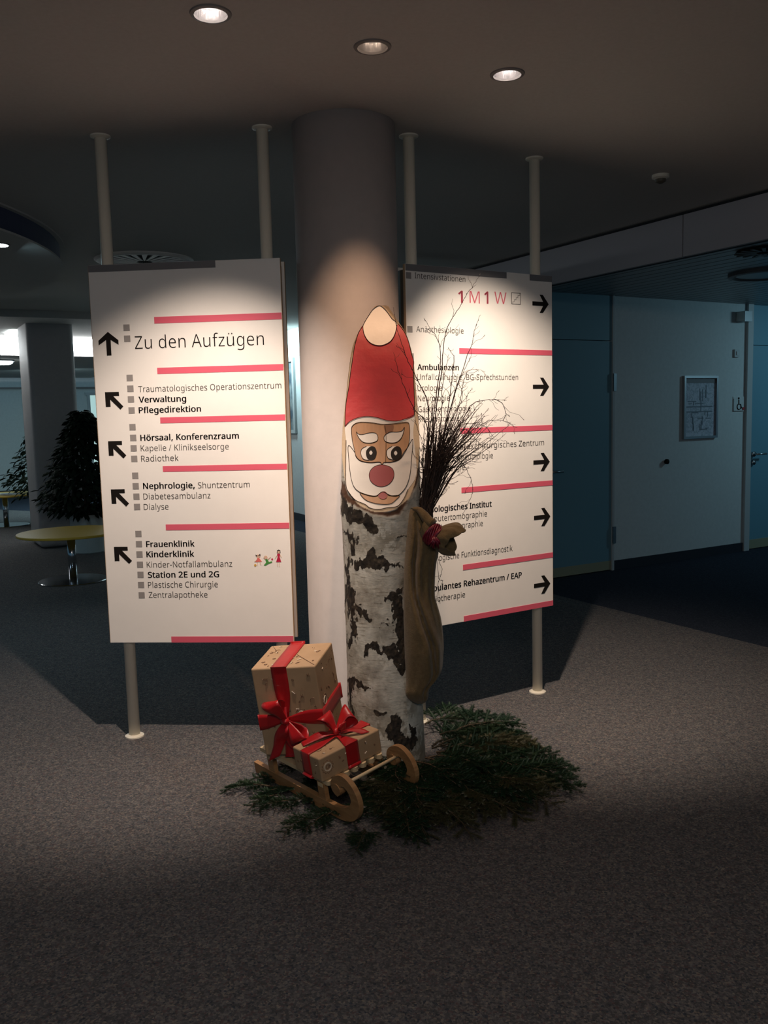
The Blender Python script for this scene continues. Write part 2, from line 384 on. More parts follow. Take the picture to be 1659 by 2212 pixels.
wallbox(G(), s0, s1, zb, zt, 0, .006).obj('plate', MT['wall'], t)
g = G(); wallbox(g, s0, s0+.008, zb, zt-.02, .006, .009); wallbox(g, s0, s1-.02, zb, zb+.006, .006, .009); g.obj('border', MT['ring'], t)
PP = lambda a, b, d: tuple(WP+e1*(s0+a)+up*(zb+b)+wn*d)
g = G(); cx_, cz_ = .085, .045
ringp = [(cx_+.028*math.cos(a), cz_+.028*math.sin(a)) for a in np.linspace(-4.2, .3, 16)]
g.tube([PP(a, b, .009) for a, b in ringp], .0045, 5)
g.tube([PP(a, b, .009) for a, b in ((cx_-.005, .115), (cx_-.003, .07), (cx_+.022, .068), (cx_+.036, .03), (cx_+.048, .034))], .005, 5)
g.tube([PP(cx_-.006, .128, .006), PP(cx_-.006, .128, .012)], .009, 10); g.obj('wheelchair_symbol', MT['black'], t)
G().tube([PP(s1-s0-.012, .025, .004), PP(s1-s0-.012, .025, .014)], .014, 14).obj('red_dot', mat('red_dot', (.45, .03, .04), .5), t)
# corridor ceiling fittings
for (u, v, r_, nm, lb, ct) in ((1652, 541, .17, 'air_diffuser', 'dark toothed round air outlet in the slatted ceiling on the right', 'air vent'),
                               (1655, 590, .27, 'ceiling_light', 'dark unlit round ceiling lamp in the slatted ceiling on the right', 'ceiling light')):
    q = on_z(u, v, 2.445); t = thing(nm, (q[0], q[1], 2.45), lb, ct)
    g = G()
    if nm == 'ceiling_light':
        g.lathe([(r_, 2.45), (r_, 2.425), (r_-.03, 2.42), (r_-.05, 2.435)], q[0], q[1], 40); g.obj('ring', MT['ring'], t, smooth=False)
        G().lathe([(r_-.05, 2.437), (r_-.06, 2.432), (0.001, 2.430)], q[0], q[1], 40).obj('cover', MT['slat'], t)
    else:
        G().lathe([(r_, 2.449), (r_, 2.44), (.001, 2.44)], q[0], q[1], 32).obj('plate', MT['dark'], t)
        for k in range(16):
            a = k*math.pi/8; fr = lambda x, y, z: (q[0]+x*math.cos(a)-y*math.sin(a), q[1]+x*math.sin(a)+y*math.cos(a), z)
            G().prism([(.05, -.012), (r_+.012, -.02), (r_+.012, .004), (.05, .006)], 2.43, 2.437, fr).obj('blade', MT['inset'], t)

# middle wall seen between left sign and column
MW = np.array([-1.33, 12.69, 0.]); mt_ = np.array([math.cos(math.radians(-63.5)), math.sin(math.radians(-63.5)), 0]); mn = np.array([mt_[1], -mt_[0], 0])
if mn@(-MW) < 0: mn = -mn
g = G(); wallbox(g, -3, 3.6, 0, CEIL, -.1, 0, MW, mt_, mn); struct('wall_middle', g.V, g.F, MT['wall'])
g = G(); wallbox(g, -3, 3.6, 0, .10, 0, .012, MW, mt_, mn); struct('baseboard_middle', g.V, g.F, MT['base'])
g = G(); Q = MW+mt_*3.6; P = [Q, Q+e1*3.6, Q+e1*3.6+e2*-.1, Q-e2*.1]
g.hexa([tuple(p) for p in P]+[tuple(p+up*2.5) for p in P]); struct('wall_back', g.V, g.F, MT['wall'])
s1, zt = on_wall(637, 772, MW, mt_, mn); _, zb = on_wall(637, 936, MW, mt_, mn)
t = thing('picture_frame', MW+mt_*(s1-.4)+up*zb, 'pale frame with a dark picture on the bright wall between left sign and column', 'picture')
for a in ((s1-.06, s1, zb, zt), (s1-.9, s1-.84, zb, zt), (s1-.84, s1-.06, zb, zb+.05), (s1-.84, s1-.06, zt-.05, zt)):
    wallbox(G(), *a, 0, .035, MW, mt_, mn).obj('frame_bar', MT['frame'], t)
wallbox(G(), s1-.84, s1-.06, zb+.05, zt-.05, 0, .012, MW, mt_, mn).obj('picture_sheet', noisy('picture_print', [(.4, (.08, .12, .16)), (.6, (.45, .48, .45))], 3, .5, 0), t)

# ------------------------------------------------------------------ left lounge background
# lower soffit beyond the hall ceiling
la = lA; lb_ = lB; depth = np.array([-.5, .866, 0])
bt0 = on_z(0, 727, 2.60); bt1 = on_z(205, 732, 2.60); bd = (bt1-bt0); bd[2] = 0; bd /= np.linalg.norm(bd); bn = np.array([bd[1], -bd[0], 0])
L0 = bt0-bd*5; L1 = bt0+bd*2.6
struct('trim_2', [tuple(lA+up*2.60), tuple(lB+up*2.60), tuple(lB+up*CEIL), tuple(lA+up*CEIL)], [(0, 1, 2, 3)], MT['plaster'])
struct('ceiling', [tuple(lA+up*2.60), tuple(lB+up*2.60), (L1[0], L1[1], 2.60), (L0[0], L0[1], 2.60)], [(0, 1, 2, 3)], MT['plaster'])
# luminous band
zb_ = on_plane(30, 767, bt0, bn)[2]
t = thing('light_band', bt0+up*(zb_-2.6), 'long glowing white light band above the lounge at far left', 'light')
for k in range(4):
    a = -2.6+k*1.3; Q = [bt0+bd*a, bt0+bd*(a+1.28), bt0+bd*(a+1.28)-bn*.06, bt0+bd*a-bn*.06]
    g = G(); g.hexa([tuple([*q[:2], zb_]) for q in Q]+[tuple([*q[:2], 2.598]) for q in Q]); g.obj('light_panel', MT['bandglow'], t)
# low ceiling behind the band
M0, M1 = L0-bn*6, L1-bn*6
struct('ceiling', [(L0[0], L0[1], zb_), (L1[0], L1[1], zb_), (M1[0], M1[1], zb_), (M0[0], M0[1], zb_)], [(0, 1, 2, 3)], MT['plaster'])
# troffer in the 2.60 ceiling
tp = [on_z(u, v, 2.597) for u, v in ((10, 720), (64, 721), (68, 713), (24, 712))]
t = thing('ceiling_light', np.mean(tp, 0), 'flat square louvred ceiling light just above the glowing band, far left', 'ceiling light')
tv = tp[1]-tp[0]; tw = tp[3]-tp[0]
fr = lambda a, b, z: tuple(tp[0]+tv*a+tw*b+up*(z-tp[0][2]))
g = G(); g.hexa([fr(a, b, z) for z in (2.575, 2.597) for a, b in ((0, 0), (1, 0), (1, 1), (0, 1))]); g.obj('diffuser', MT['coolglow'], t)
for a in (.25, .5, .75):
    g = G(); g.hexa([fr(x, y, z) for z in (2.570, 2.575) for x, y in ((a-.01, 0), (a+.01, 0), (a+.01, 1), (a-.01, 1))]); g.obj('louvre', MT['frame'], t)
# oval lamp
q = on_z(0, 781, zb_-.02); r_ = abs(on_z(30, 781, zb_-.02)[0]-q[0])
t = thing('ceiling_light', (q[0], q[1], zb_), 'round glowing ceiling lamp below the light band at the far left edge', 'ceiling light')
G().lathe([(r_, zb_), (r_, zb_-.04), (r_-.03, zb_-.06), (0.001, zb_-.062)], q[0], q[1], 32).obj('glass_cover', MT['coolglow'], t)
G().lathe([(r_+.02, zb_), (r_+.02, zb_-.02), (r_, zb_-.02)], q[0], q[1], 32).obj('rim', MT['frame'], t)
# back wall with blue door and window
BW = on_z(0, 1070, 0.); bwn = bn
def on_bw(u, v): return on_wall(u, v, BW, bd, bn)
g = G(); wallbox(g, -6, 14, 0, 2.7, -.1, 0, BW, bd, bn); struct('wall_left', g.V, g.F, MT['wall'])
g = G(); wallbox(g, -6, 4.6, 0, .09, 0, .012, BW, bd, bn); struct('baseboard_left', g.V, g.F, MT['base'])
sa = on_bw(62, 900)[0]; sb = on_bw(96, 900)[0]; zt = on_bw(62, 838)[1]+.25; 
d3 = struct('door_3', *(lambda g: (g.V, g.F))(wallbox(G(), sa, sb+.3, .01, 2.06, 0, .03, BW, bd, bn)), mat('deep_blue_door', (.035, .13, .36), .5))
wallbox(G(), sa-.11, sa, 0, 2.10, 0, .05, BW, bd, bn).obj('door_frame', MT['white'], d3)
wallbox(G(), sa-.11, sb+.4, 2.06, 2.12, 0, .05, BW, bd, bn).obj('door_frame', MT['ring'], d3)
sa, zt = on_bw(193, 854); sb = on_bw(330, 854)[0]; zb2 = on_bw(193, 1010)[1]
w1 = struct('window_1', *(lambda g: (g.V, g.F))(wallbox(G(), sa, sb, zb2, zt, 0, .02, BW, bd, bn)), MT['winglow'])
wallbox(G(), sa-.1, sb+.1, zt, zt+.06, 0, .05, BW, bd, bn).obj('window_frame', MT['frame'], w1)
wallbox(G(), sa-.06, sa, zb2, zt, 0, .05, BW, bd, bn).obj('window_frame', MT['frame'], w1)
for vv in (806, 838):
    z = on_bw(200, vv)[1]
    if z < zb_: 
        g = G(); wallbox(g, sa-3.2, sb+.5, z-.02, z+.02, 0, .04, BW, bd, bn); struct('trim_3', g.V, g.F, MT['ring'])
# square column
c0 = on_z(88, 1186, 0.); cw = .52
cq = [c0, c0+e1*cw, c0+e1*cw-e2*.7, c0-e2*.7]
g = G(); g.hexa([tuple(p) for p in cq]+[tuple(p+up*CEIL) for p in cq])
o = g.obj('column', MT['column'], bevel=.06); tag(o, 'square pale column with rounded edges behind the potted plant at left', 'column')
o.modifiers['b'].segments = 5
for p in o.data.polygons: p.use_smooth = True
# dropped round ceiling disc
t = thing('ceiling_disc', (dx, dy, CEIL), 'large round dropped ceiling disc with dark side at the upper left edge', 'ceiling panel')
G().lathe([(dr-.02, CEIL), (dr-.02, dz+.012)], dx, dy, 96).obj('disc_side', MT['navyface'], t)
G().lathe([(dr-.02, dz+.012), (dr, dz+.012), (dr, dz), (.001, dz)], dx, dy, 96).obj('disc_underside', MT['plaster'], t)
g = G(); n = 96
for i in range(n):
    a = 2*math.pi*i/n; b = 2*math.pi*(i+1)/n
    g.add([(dx+r__*math.cos(x), dy+r__*math.sin(x), z) for x in (a, b) for r__, z in ((dr-.02, CEIL-.001), (dr+.012, CEIL-.001), (dr+.012, CEIL-.012), (dr-.02, CEIL-.012))],
          [(0, 3, 7, 4), (3, 2, 6, 7), (2, 1, 5, 6)])
g.obj('edge_trim', MT['plaster'], t)
q = on_z(-6, 530, dz-.005)
t = thing('downlight', (q[0], q[1], dz), 'bright recessed lamp in the round ceiling disc, cut by the left edge', 'ceiling light')
G().lathe([(.062, dz-.001), (.062, dz-.006), (.001, dz-.007)], q[0], q[1], 28).obj('lamp', MT['coolglow'], t)
G().lathe([(.075, dz), (.075, dz-.005), (.062, dz-.005)], q[0], q[1], 28).obj('trim_ring', MT['ring'], t)
area('disc_downlight_beam', (q[0], q[1], dz-.02), (q[0]+.3, q[1]+.2, 0), .1, 7, COOL)
# swirl air diffuser behind left sign
q = on_z(312, 561, CEIL); vx, vy = q[0], q[1]
t = thing('air_diffuser', (vx, vy, CEIL), 'round white swirl air outlet in the ceiling just above the left sign', 'air vent')
G().lathe([(.31, CEIL-.003), (.31, CEIL-.006), (.001, CEIL-.006)], vx, vy, 48).obj('plate', MT['dark'], t)
o = G().lathe([(.37, CEIL), (.37, CEIL-.006), (.35, CEIL-.018), (.305, CEIL-.020), (.305, CEIL-.004)], vx, vy, 48); o.F = [f for f in o.F if len(f) == 4]; o.obj('rim', MT['panel'], t)
for k in range(24):
    a = k*math.pi/12; fr = lambda x, y, z: (vx+x*math.cos(a)-y*math.sin(a), vy+x*math.sin(a)+y*math.cos(a), z)
    G().prism([(.06, -.006), (.33, -.022), (.33, .022), (.06, .004)], CEIL-.020, CEIL-.012, fr).obj('blade', MT['panel'], t)
# smoke detector
q = on_z(1427, 378, CEIL); t = thing('smoke_detector', (q[0], q[1], CEIL), 'small smoke detector on the ceiling between right sign pole and fascia', 'smoke detector')
G().lathe([(.045, CEIL), (.045, CEIL-.015), (.03, CEIL-.022)], q[0], q[1], 24).obj('base', MT['pole'], t, smooth=False)
G().lathe([(.028, CEIL-.022), (.026, CEIL-.035), (.008, CEIL-.045), (.001, CEIL-.045)], q[0], q[1], 24).obj('sensor_head', MT['inset'], t, smooth=False)

# ------------------------------------------------------------------ three downlights
for i, ((x, y), lb) in enumerate(zip(SPOTS, ('round recessed downlight at upper left, leftmost of the row of three',
        'round recessed downlight above the column, middle of the row of three', 'round recessed downlight above the right sign, rightmost of the row of three'))):
    t = thing('downlight', (x, y, CEIL), lb, 'ceiling light', 'recessed downlights in a row')
    g = G(); n = 40; prof = [(R_CAN, CEIL), (R_CAN-.002, CEIL+.03), (.045, CEIL+.07), (.03, CEIL+.10), (.02, CEIL+.11)]
    g.lathe(prof, x, y, n); g.F = [f for f in g.F if len(f) == 4]
    g.obj('reflector', MT['reflector'], t)
    G().lathe([(.022, CEIL+.085), (.022, CEIL+.075), (.014, CEIL+.066), (.001, CEIL+.064)], x, y, 20).obj('lamp', MT['lampglow' if i != 1 else 'lampdim'], t)
    g = G(); n = 40
    for k in range(n):
        a = 2*math.pi*k/n; b = 2*math.pi*(k+1)/n
        g.add([(x+r__*math.cos(q_), y+r__*math.sin(q_), z) for q_ in (a, b) for r__, z in ((R_CAN-.001, CEIL+.002), (R_CAN-.001, CEIL-.006), (R_CAN+.010, CEIL-.004), (R_CAN+.012, CEIL))],
              [(0, 1, 5, 4), (1, 2, 6, 5), (2, 3, 7, 6)])
    g.obj('trim_ring', MT['ring'], t)

# ------------------------------------------------------------------ round column
COLX, COLY, COLR = -0.133, 3.905, 0.219
g = G(); g.lathe([(COLR+.008, 0), (COLR+.008, .0), (COLR, .004), (COLR, CEIL)], COLX, COLY, 96)
o = g.obj('column', MT['column'], smooth=False); tag(o, 'thick round grey column in the middle, behind the birch log', 'column')
for p in o.data.polygons: p.use_smooth = len(p.vertices) == 4

# ------------------------------------------------------------------ sign boards
GLY = {}
for ln in """0 	209	
0,	215	154,84,85,-103,33,-103,73,93,148,93
0-	258	32,184,32,246,226,246,226,184
0.	215	58,43,61,69,72,85,88,94,107,97,126,94,142,85,153,69,157,43,153,18,142,2,126,-8,107,-11,88,-8,72,2,61,18
0/	298	290,573,77,0,8,0,221,573
0A	512	437,0,368,177,141,177,73,0,0,0,224,575,289,575,512,0|255,500,165,241,346,241
0B	521	241,573,336,565,404,541,445,497,459,431,456,399,446,371,431,347,409,328,382,313,350,304,350,300,384,292,415,279,441,261,461,236,474,203,478,163,472,115,454,74,425,42,385,19,337,5,279,0,78,0,78,573|256,329,318,335,357,352,377,382,384,423,376,463,351,490,308,506,245,511,150,511,150,329|150,269,150,61,265,61,330,68,371,91,394,125,401,168,398,197,388,221,370,241,344,256,307,266,260,269
0C	507	323,517,280,513,241,502,206,482,178,456,155,423,139,383,129,337,125,286,131,220,147,164,175,117,213,83,262,62,322,55,359,57,460,78,460,15,427,5,393,-2,356,-7,312,-8,232,1,166,28,115,72,78,131,56,203,49,287,53,349,67,406,89,456,120,499,159,534,206,559,261,575,324,581,367,578,409,572,448,561,482,547,453,486,394,508,360,515
0D	585	536,292,528,203,501,131,457,74,399,33,325,8,237,0,78,0,78,573,254,573,335,565,404,540,460,501,502,446,528,377|460,289,454,359,435,415,404,457,361,487,308,505,244,511,150,511,150,62,228,62,329,76,402,119,446,190
0E	446	398,0,78,0,78,573,398,573,398,509,150,509,150,330,383,330,383,268,150,268,150,63,398,63
0F	416	150,0,78,0,78,573,398,573,398,509,150,509,150,306,383,306,383,243,150,243
0G	584	326,302,524,302,524,22,478,8,431,-1,380,-6,323,-8,241,1,173,28,120,71,81,130,57,202,49,286,58,370,84,442,127,500,186,544,259,571,346,581,392,578,437,572,478,561,516,547,489,484,457,497,421,508,382,515,342,517,278,510,225,489,181,455,150,409,131,353,124,286,130,222,146,166,175,119,216,84,270,62,340,55,452,68,452,238,326,238
0H	594	516,0,443,0,443,267,150,267,150,0,78,0,78,573,150,573,150,330,443,330,443,573,516,573
0I	272	239,0,32,0,32,42,99,57,99,515,32,531,32,573,239,573,239,531,172,515,172,57,239,42
0K	496	496,0,411,0,209,273,150,222,150,0,78,0,78,573,150,573,150,290,403,573,488,573,261,323
0M	727	330,0,142,502,139,502,144,0,78,0,78,573,184,573,361,103,364,103,544,573,650,573,650,0,578,0,584,501,581,501,390,0
0N	609	532,0,447,0,141,476,138,476,144,0,78,0,78,573,161,573,467,99,470,99,464,573,532,573
0O	626	577,287,573,224,561,166,540,116,510,73,473,38,428,13,375,-3,314,-8,251,-3,196,13,151,39,114,73,85,116,65,167,53,224,49,288,56,370,78,442,114,500,166,545,232,572,314,581,393,572,459,545,510,501,547,442,570,370|125,287,130,220,145,163,171,117,207,83,255,62,314,55,373,62,420,83,456,117,481,163,496,220,501,287,490,384,456,457,398,503,314,518,255,511,207,490,171,457,145,411,130,354
0P	485	229,573,326,562,393,528,431,475,444,404,441,370,433,336,417,306,395,278,364,255,324,238,275,227,216,223,150,223,150,0,78,0,78,573|223,511,150,511,150,285,208,285,258,288,298,296,330,311,352,334,365,363,370,401,361,449,334,484,289,504
0R	499	236,573,301,568,353,555,393,532,422,500,439,460,444,410,440,368,427,334,408,306,385,285,358,269,330,257,487,0,403,0,264,237,150,237,150,0,78,0,78,573|232,510,150,510,150,298,236,298,296,304,338,325,362,359,370,407,366,440,355,467,336,486,310,500,275,507
0S	440	403,153,396,106,378,66,348,35,307,11,257,-3,198,-8,83,4,41,19,41,88,73,76,113,65,156,57,201,55,240,57,273,66,298,79,316,98,327,120,330,147,327,173,318,194,302,213,277,230,242,247,161,279,131,294,106,311,85,330,69,351,57,375,50,403,48,435,54,477,71,513,99,542,136,563,180,576,231,581,276,578,318,572,355,562,389,549,366,487,336,499,266,515,229,517,196,515,169,507,148,494,133,478,124,457,121,434,124,407,133,386,149,367,172,351,204,335,293,299,332,279,362,255,385,228,398,194
0T	446	259,0,187,0,187,509,8,509,8,573,437,573,437,509,259,509
0U	586	513,202,507,146,489,95,459,52,416,20,360,-1,290,-8,196,7,128,50,86,118,72,204,72,573,144,573,144,201,154,139,182,93,228,64,294,55,342,59,379,73,407,96,427,126,438,161,442,202,442,573,513,573
0V	481	481,573,277,0,204,0,0,573,75,573,241,80,405,573
0W	746	735,573,583,0,510,0,370,488,234,0,161,0,10,573,85,573,201,87,333,573,407,573,544,87,660,573
0Z	459	427,0,30,0,30,55,332,508,40,508,40,573,419,573,419,518,118,64,427,64
0a	450	231,437,299,428,347,403,376,358,385,293,385,0,334,0,320,61,317,61,279,22,258,9,234,-1,206,-6,172,-8,136,-5,103,6,75,23,55,48,41,80,37,119,50,176,87,219,152,245,243,257,316,259,316,285,310,330,293,359,265,375,227,380,194,378,163,370,106,347,84,400,115,414,151,426,190,434|252,208,184,200,141,182,118,155,110,119,115,87,132,66,157,53,188,49,238,56,279,79,306,117,315,172,315,210
0b	493	135,373,139,373,161,398,189,419,226,432,272,437,344,423,401,381,437,312,449,215,444,147,427,91,400,48,365,17,322,-2,272,-8,226,-3,189,10,161,31,139,55,133,55,119,0,68,0,68,609,139,609|260,379,219,374,188,361,165,339,150,308,142,268,145,144,165,93,202,61,261,51,312,61,348,93,369,145,376,216,369,287,348,338,311,368
0c	385	241,-8,187,-2,139,15,99,45,69,87,50,143,44,213,51,284,71,342,102,385,142,415,191,432,245,438,278,436,309,431,336,424,358,415,337,356,292,370,244,376,204,371,172,358,148,335,131,303,120,263,117,213,120,166,131,126,148,94,172,71,202,58,240,53,273,55,302,60,328,68,351,78,351,15,328,5,304,-2,275,-7
0d	493	221,-8,148,6,92,48,56,117,44,214,56,311,93,381,149,424,221,438,253,436,280,429,303,420,323,407,340,391,354,374,359,374,354,609,425,609,425,0,368,0,358,58,354,58,340,40,323,24,303,11,279,1,252,-6|232,51,290,60,328,88,348,135,349,284,329,336,291,369,231,379,181,368,146,334,124,281,117,213,124,144,146,93,181,61
0e	452	234,438,286,432,329,414,364,385,390,346,406,299,411,244,411,201,117,201,127,137,154,90,197,62,254,52,293,54,327,60,359,69,392,82,392,20,359,8,327,-1,292,-6,251,-8,194,-2,143,17,101,48,70,91,51,146,44,212,50,277,68,333,96,378,134,411,181,431|233,380,188,372,154,348,130,309,119,257,338,257,335,292,326,322,312,346,292,364,266,376
0f	276	266,375,158,375,158,0,87,0,87,375,12,375,12,408,87,432,87,457,92,507,104,547,124,577,152,597,186,609,227,613,310,599,292,544,228,556,197,550,175,532,162,502,158,458,158,430,266,430
0g	493	221,438,261,434,297,422,329,402,355,373,359,373,369,430,425,430,425,-7,420,-63,404,-109,378,-146,341,-172,293,-187,233,-192,188,-191,147,-186,110,-177,78,-165,78,-100,111,-114,149,-125,191,-132,237,-134,286,-126,324,-101,347,-63,355,-13,358,57,354,57,329,28,299,8,263,-4,221,-8,147,7,91,51,56,121,44,214,56,306,91,377,147,423|230,379,197,374,169,359,147,336,130,303,120,262,117,213,124,143,146,92,182,60,232,50,262,52,288,58,309,69,326,85,340,105,349,131,354,161,353,267,343,309,326,340,302,362,270,374
0h	496	135,370,140,370,155,391,174,407,196,420,221,429,247,435,273,437,321,433,360,421,391,400,413,370,426,330,431,280,431,0,361,0,361,275,355,321,338,353,308,372,265,379,222,374,189,360,166,338,150,308,142,269,139,222,139,0,68,0,68,609,139,609
0i	207	139,430,139,0,68,0,68,430|104,591,119,588,133,580,142,566,145,546,142,526,133,512,119,504,104,501,88,504,75,512,66,526,63,546,66,566,75,580,88,588
0k	428	135,221,138,221,326,430,409,430,235,246,421,0,336,0,187,200,138,158,138,0,68,0,68,609,138,609
0l	207	139,0,68,0,68,609,139,609
0m	750	540,438,603,429,649,401,676,352,685,280,685,0,615,0,615,277,610,321,594,353,567,372,528,379,474,369,438,342,418,298,411,237,411,0,342,0,342,277,339,308,332,333,320,353,303,367,281,376,253,379,215,374,185,360,164,338,150,308,141,269,139,223,139,0,68,0,68,430,125,430,136,371,140,371,155,392,173,409,194,422,217,431,241,436,266,438,312,433,349,420,378,398,398,366,402,366,427,398,461,420,499,433
0n	496	275,438,343,429,391,401,421,352,431,280,431,0,361,0,361,275,355,321,338,353,308,372,265,379,204,368,166,338,146,289,139,223,139,0,68,0,68,430,125,430,136,371,140,371,156,392,175,409,198,422,222,431,248,436
0o	485	442,216,438,165,428,121,411,82,388,51,359,25,324,7,285,-4,241,-8,200,-4,163,7,129,25,100,51,77,82,59,121,48,165,44,216,50,282,68,336,97,380,137,412,186,431,244,438,299,431,347,412,387,380,417,336,436,282|117,216,120,169,130,128,147,95,172,71,203,56,243,51,282,56,314,71,339,95,356,128,366,169,369,216,365,263,355,303,338,335,314,359,282,374,242,379,185,368,147,335,124,284
0p	493	273,438,344,424,401,383,437,313,449,216,444,148,427,93,401,49,365,17,322,-2,272,-8,241,-6,213,1,190,11,170,24,153,38,139,55,134,55,139,-192,68,-192,68,430,126,430,136,371,139,371,153,389,170,405,189,419,213,429,240,436|260,379,221,374,190,362,167,342,152,313,142,275,142,167,150,126,165,93,188,70,220,55,261,51,297,56,326,72,348,98,364,131,373,171,376,217,369,283,348,334,311,367
0r	331	319,433,310,368,264,374,240,371,217,363,195,351,176,334,161,313,149,289,141,261,139,229,139,0,68,0,68,430,126,430,134,351,137,351,152,374,170,395,191,413,214,426,240,435
0s	384	348,119,343,80,327,49,302,24,268,6,226,-4,176,-8,135,-6,99,-1,68,8,42,19,42,83,70,71,104,60,141,52,178,49,224,53,256,66,274,86,280,112,278,128,271,141,259,154,239,167,135,212,103,228,76,245,57,266,45,292,41,324,52,372,85,408,137,430,202,438,240,436,275,430,308,421,339,409,315,353,258,372,228,378,197,380,159,377,131,366,114,350,108,328,111,312,119,298,133,286,257,231,289,215,314,197,333,176,344,150
0t	289	212,50,228,50,260,55,272,59,272,5,200,-8,167,-5,138,4,112,20,91,44,78,79,74,125,74,375,13,375,13,409,75,437,103,528,144,528,144,430,269,430,269,375,144,375,144,127,149,93,163,69,185,54
0u	496	427,430,427,0,370,0,359,57,356,57,340,36,321,20,298,8,273,-1,247,-6,220,-8,173,-4,134,8,103,29,81,59,68,99,63,148,63,430,135,430,135,153,141,108,158,76,188,57,230,51,273,55,306,69,330,91,345,121,354,160,357,206,357,430
0v	407	163,0,0,430,75,430,201,63,204,63,332,430,407,430,244,0
0x	424	170,220,22,430,102,430,213,268,322,430,402,430,253,220,410,0,330,0,213,172,94,0,14,0
0y	409	1,430,76,430,205,68,209,68,333,430,409,430,224,-59,207,-97,188,-130,165,-156,138,-176,106,-188,67,-192,9,-186,9,-130,56,-135,79,-132,99,-126,116,-114,130,-99,142,-80,152,-59,174,-2
0z	377	346,0,31,0,31,47,262,375,45,375,45,430,340,430,340,377,112,55,346,55
0ß	506	419,495,416,469,407,447,395,428,330,370,309,344,306,330,312,311,319,302,404,240,427,221,445,200,459,178,467,153,470,123,465,81,451,48,429,23,399,6,362,-5,321,-8,285,-6,254,-1,227,8,204,19,204,83,256,59,297,50,318,49,356,54,382,67,396,89,401,118,399,136,394,152,385,167,371,181,273,253,257,270,246,288,240,306,238,326,241,349,249,369,261,385,276,400,324,439,336,454,345,471,347,491,340,520,319,540,286,551,245,555,218,553,193,547,171,537,154,521,142,499,139,468,139,0,68,0,68,468,74,517,91,554,119,581,155,599,197,610,245,613,294,610,336,600,371,584,397,561,413,531
0ä	450	231,437,299,428,347,403,376,358,385,293,385,0,334,0,320,61,317,61,279,22,258,9,234,-1,206,-6,172,-8,136,-5,103,6,75,23,55,48,41,80,37,119,50,176,87,219,152,245,243,257,316,259,316,285,310,330,293,359,265,375,227,380,194,378,163,370,106,347,84,400,115,414,151,426,190,434|252,208,184,200,141,182,118,155,110,119,115,87,132,66,157,53,188,49,238,56,279,79,306,117,315,172,315,210|113,546,116,564,124,576,137,583,151,585,165,583,177,576,186,564,188,546,186,529,177,516,165,509,151,506,137,509,124,516,116,529|264,546,267,564,275,576,287,583,301,585,315,583,327,576,336,564,338,546,336,529,327,516,315,509,301,506,287,509,275,516,267,529
0ü	496	427,430,427,0,370,0,359,57,356,57,340,36,321,20,298,8,273,-1,247,-6,220,-8,173,-4,134,8,103,29,81,59,68,99,63,148,63,430,135,430,135,153,141,108,158,76,188,57,230,51,273,55,306,69,330,91,345,121,354,160,357,206,357,430|136,546,138,564,147,576,159,583,173,585,187,583,200,576,208,564,211,546,208,529,200,516,187,509,173,506,159,509,147,516,138,529|286,546,289,564,297,576,309,583,323,585,337,583,350,576,358,564,361,546,358,529,350,516,337,509,323,506,309,509,297,516,289,529
1 	209	
1,	215	154,84,85,-103,33,-103,73,93,148,93
1/	298	290,573,77,0,8,0,221,573
11	459	285,0,216,0,219,499,108,405,71,452,226,573,285,573
12	459	417,0,38,0,38,59,261,287,287,320,306,353,318,387,322,424,315,466,294,496,261,514,221,520,181,517,147,506,115,489,83,466,45,513,68,531,94,548,122,561,153,572,186,578,221,581,270,576,313,562,347,540,372,510,388,472,394,428,389,385,375,344,353,305,324,267,128,67,128,64,417,64
1A	512	437,0,368,177,141,177,73,0,0,0,224,575,289,575,512,0|255,500,165,241,346,241
1E	446	398,0,78,0,78,573,398,573,398,509,150,509,150,330,383,330,383,268,150,268,150,63,398,63
1F	416	150,0,78,0,78,573,398,573,398,509,150,509,150,306,383,306,383,243,150,243
1G	584	326,302,524,302,524,22,478,8,431,-1,380,-6,323,-8,241,1,173,28,120,71,81,130,57,202,49,286,58,370,84,442,127,500,186,544,259,571,346,581,392,578,437,572,478,561,516,547,489,484,457,497,421,508,382,515,342,517,278,510,225,489,181,455,150,409,131,353,124,286,130,222,146,166,175,119,216,84,270,62,340,55,452,68,452,238,326,238
1H	594	516,0,443,0,443,267,150,267,150,0,78,0,78,573,150,573,150,330,443,330,443,573,516,573
1I	272	239,0,32,0,32,42,99,57,99,515,32,531,32,573,239,573,239,531,172,515,172,57,239,42
1K	496	496,0,411,0,209,273,150,222,150,0,78,0,78,573,150,573,150,290,403,573,488,573,261,323
1N	609	532,0,447,0,141,476,138,476,144,0,78,0,78,573,161,573,467,99,470,99,464,573,532,573
1P	485	229,573,326,562,393,528,431,475,444,404,441,370,433,336,417,306,395,278,364,255,324,238,275,227,216,223,150,223,150,0,78,0,78,573|223,511,150,511,150,285,208,285,258,288,298,296,330,311,352,334,365,363,370,401,361,449,334,484,289,504
1R	499	236,573,301,568,353,555,393,532,422,500,439,460,444,410,440,368,427,334,408,306,385,285,358,269,330,257,487,0,403,0,264,237,150,237,150,0,78,0,78,573|232,510,150,510,150,298,236,298,296,304,338,325,362,359,370,407,366,440,355,467,336,486,310,500,275,507
1S	440	403,153,396,106,378,66,348,35,307,11,257,-3,198,-8,83,4,41,19,41,88,73,76,113,65,156,57,201,55,240,57,273,66,298,79,316,98,327,120,330,147,327,173,318,194,302,213,277,230,242,247,161,279,131,294,106,311,85,330,69,351,57,375,50,403,48,435,54,477,71,513,99,542,136,563,180,576,231,581,276,578,318,572,355,562,389,549,366,487,336,499,266,515,229,517,196,515,169,507,148,494,133,478,124,457,121,434,124,407,133,386,149,367,172,351,204,335,293,299,332,279,362,255,385,228,398,194
1V	481	481,573,277,0,204,0,0,573,75,573,241,80,405,573
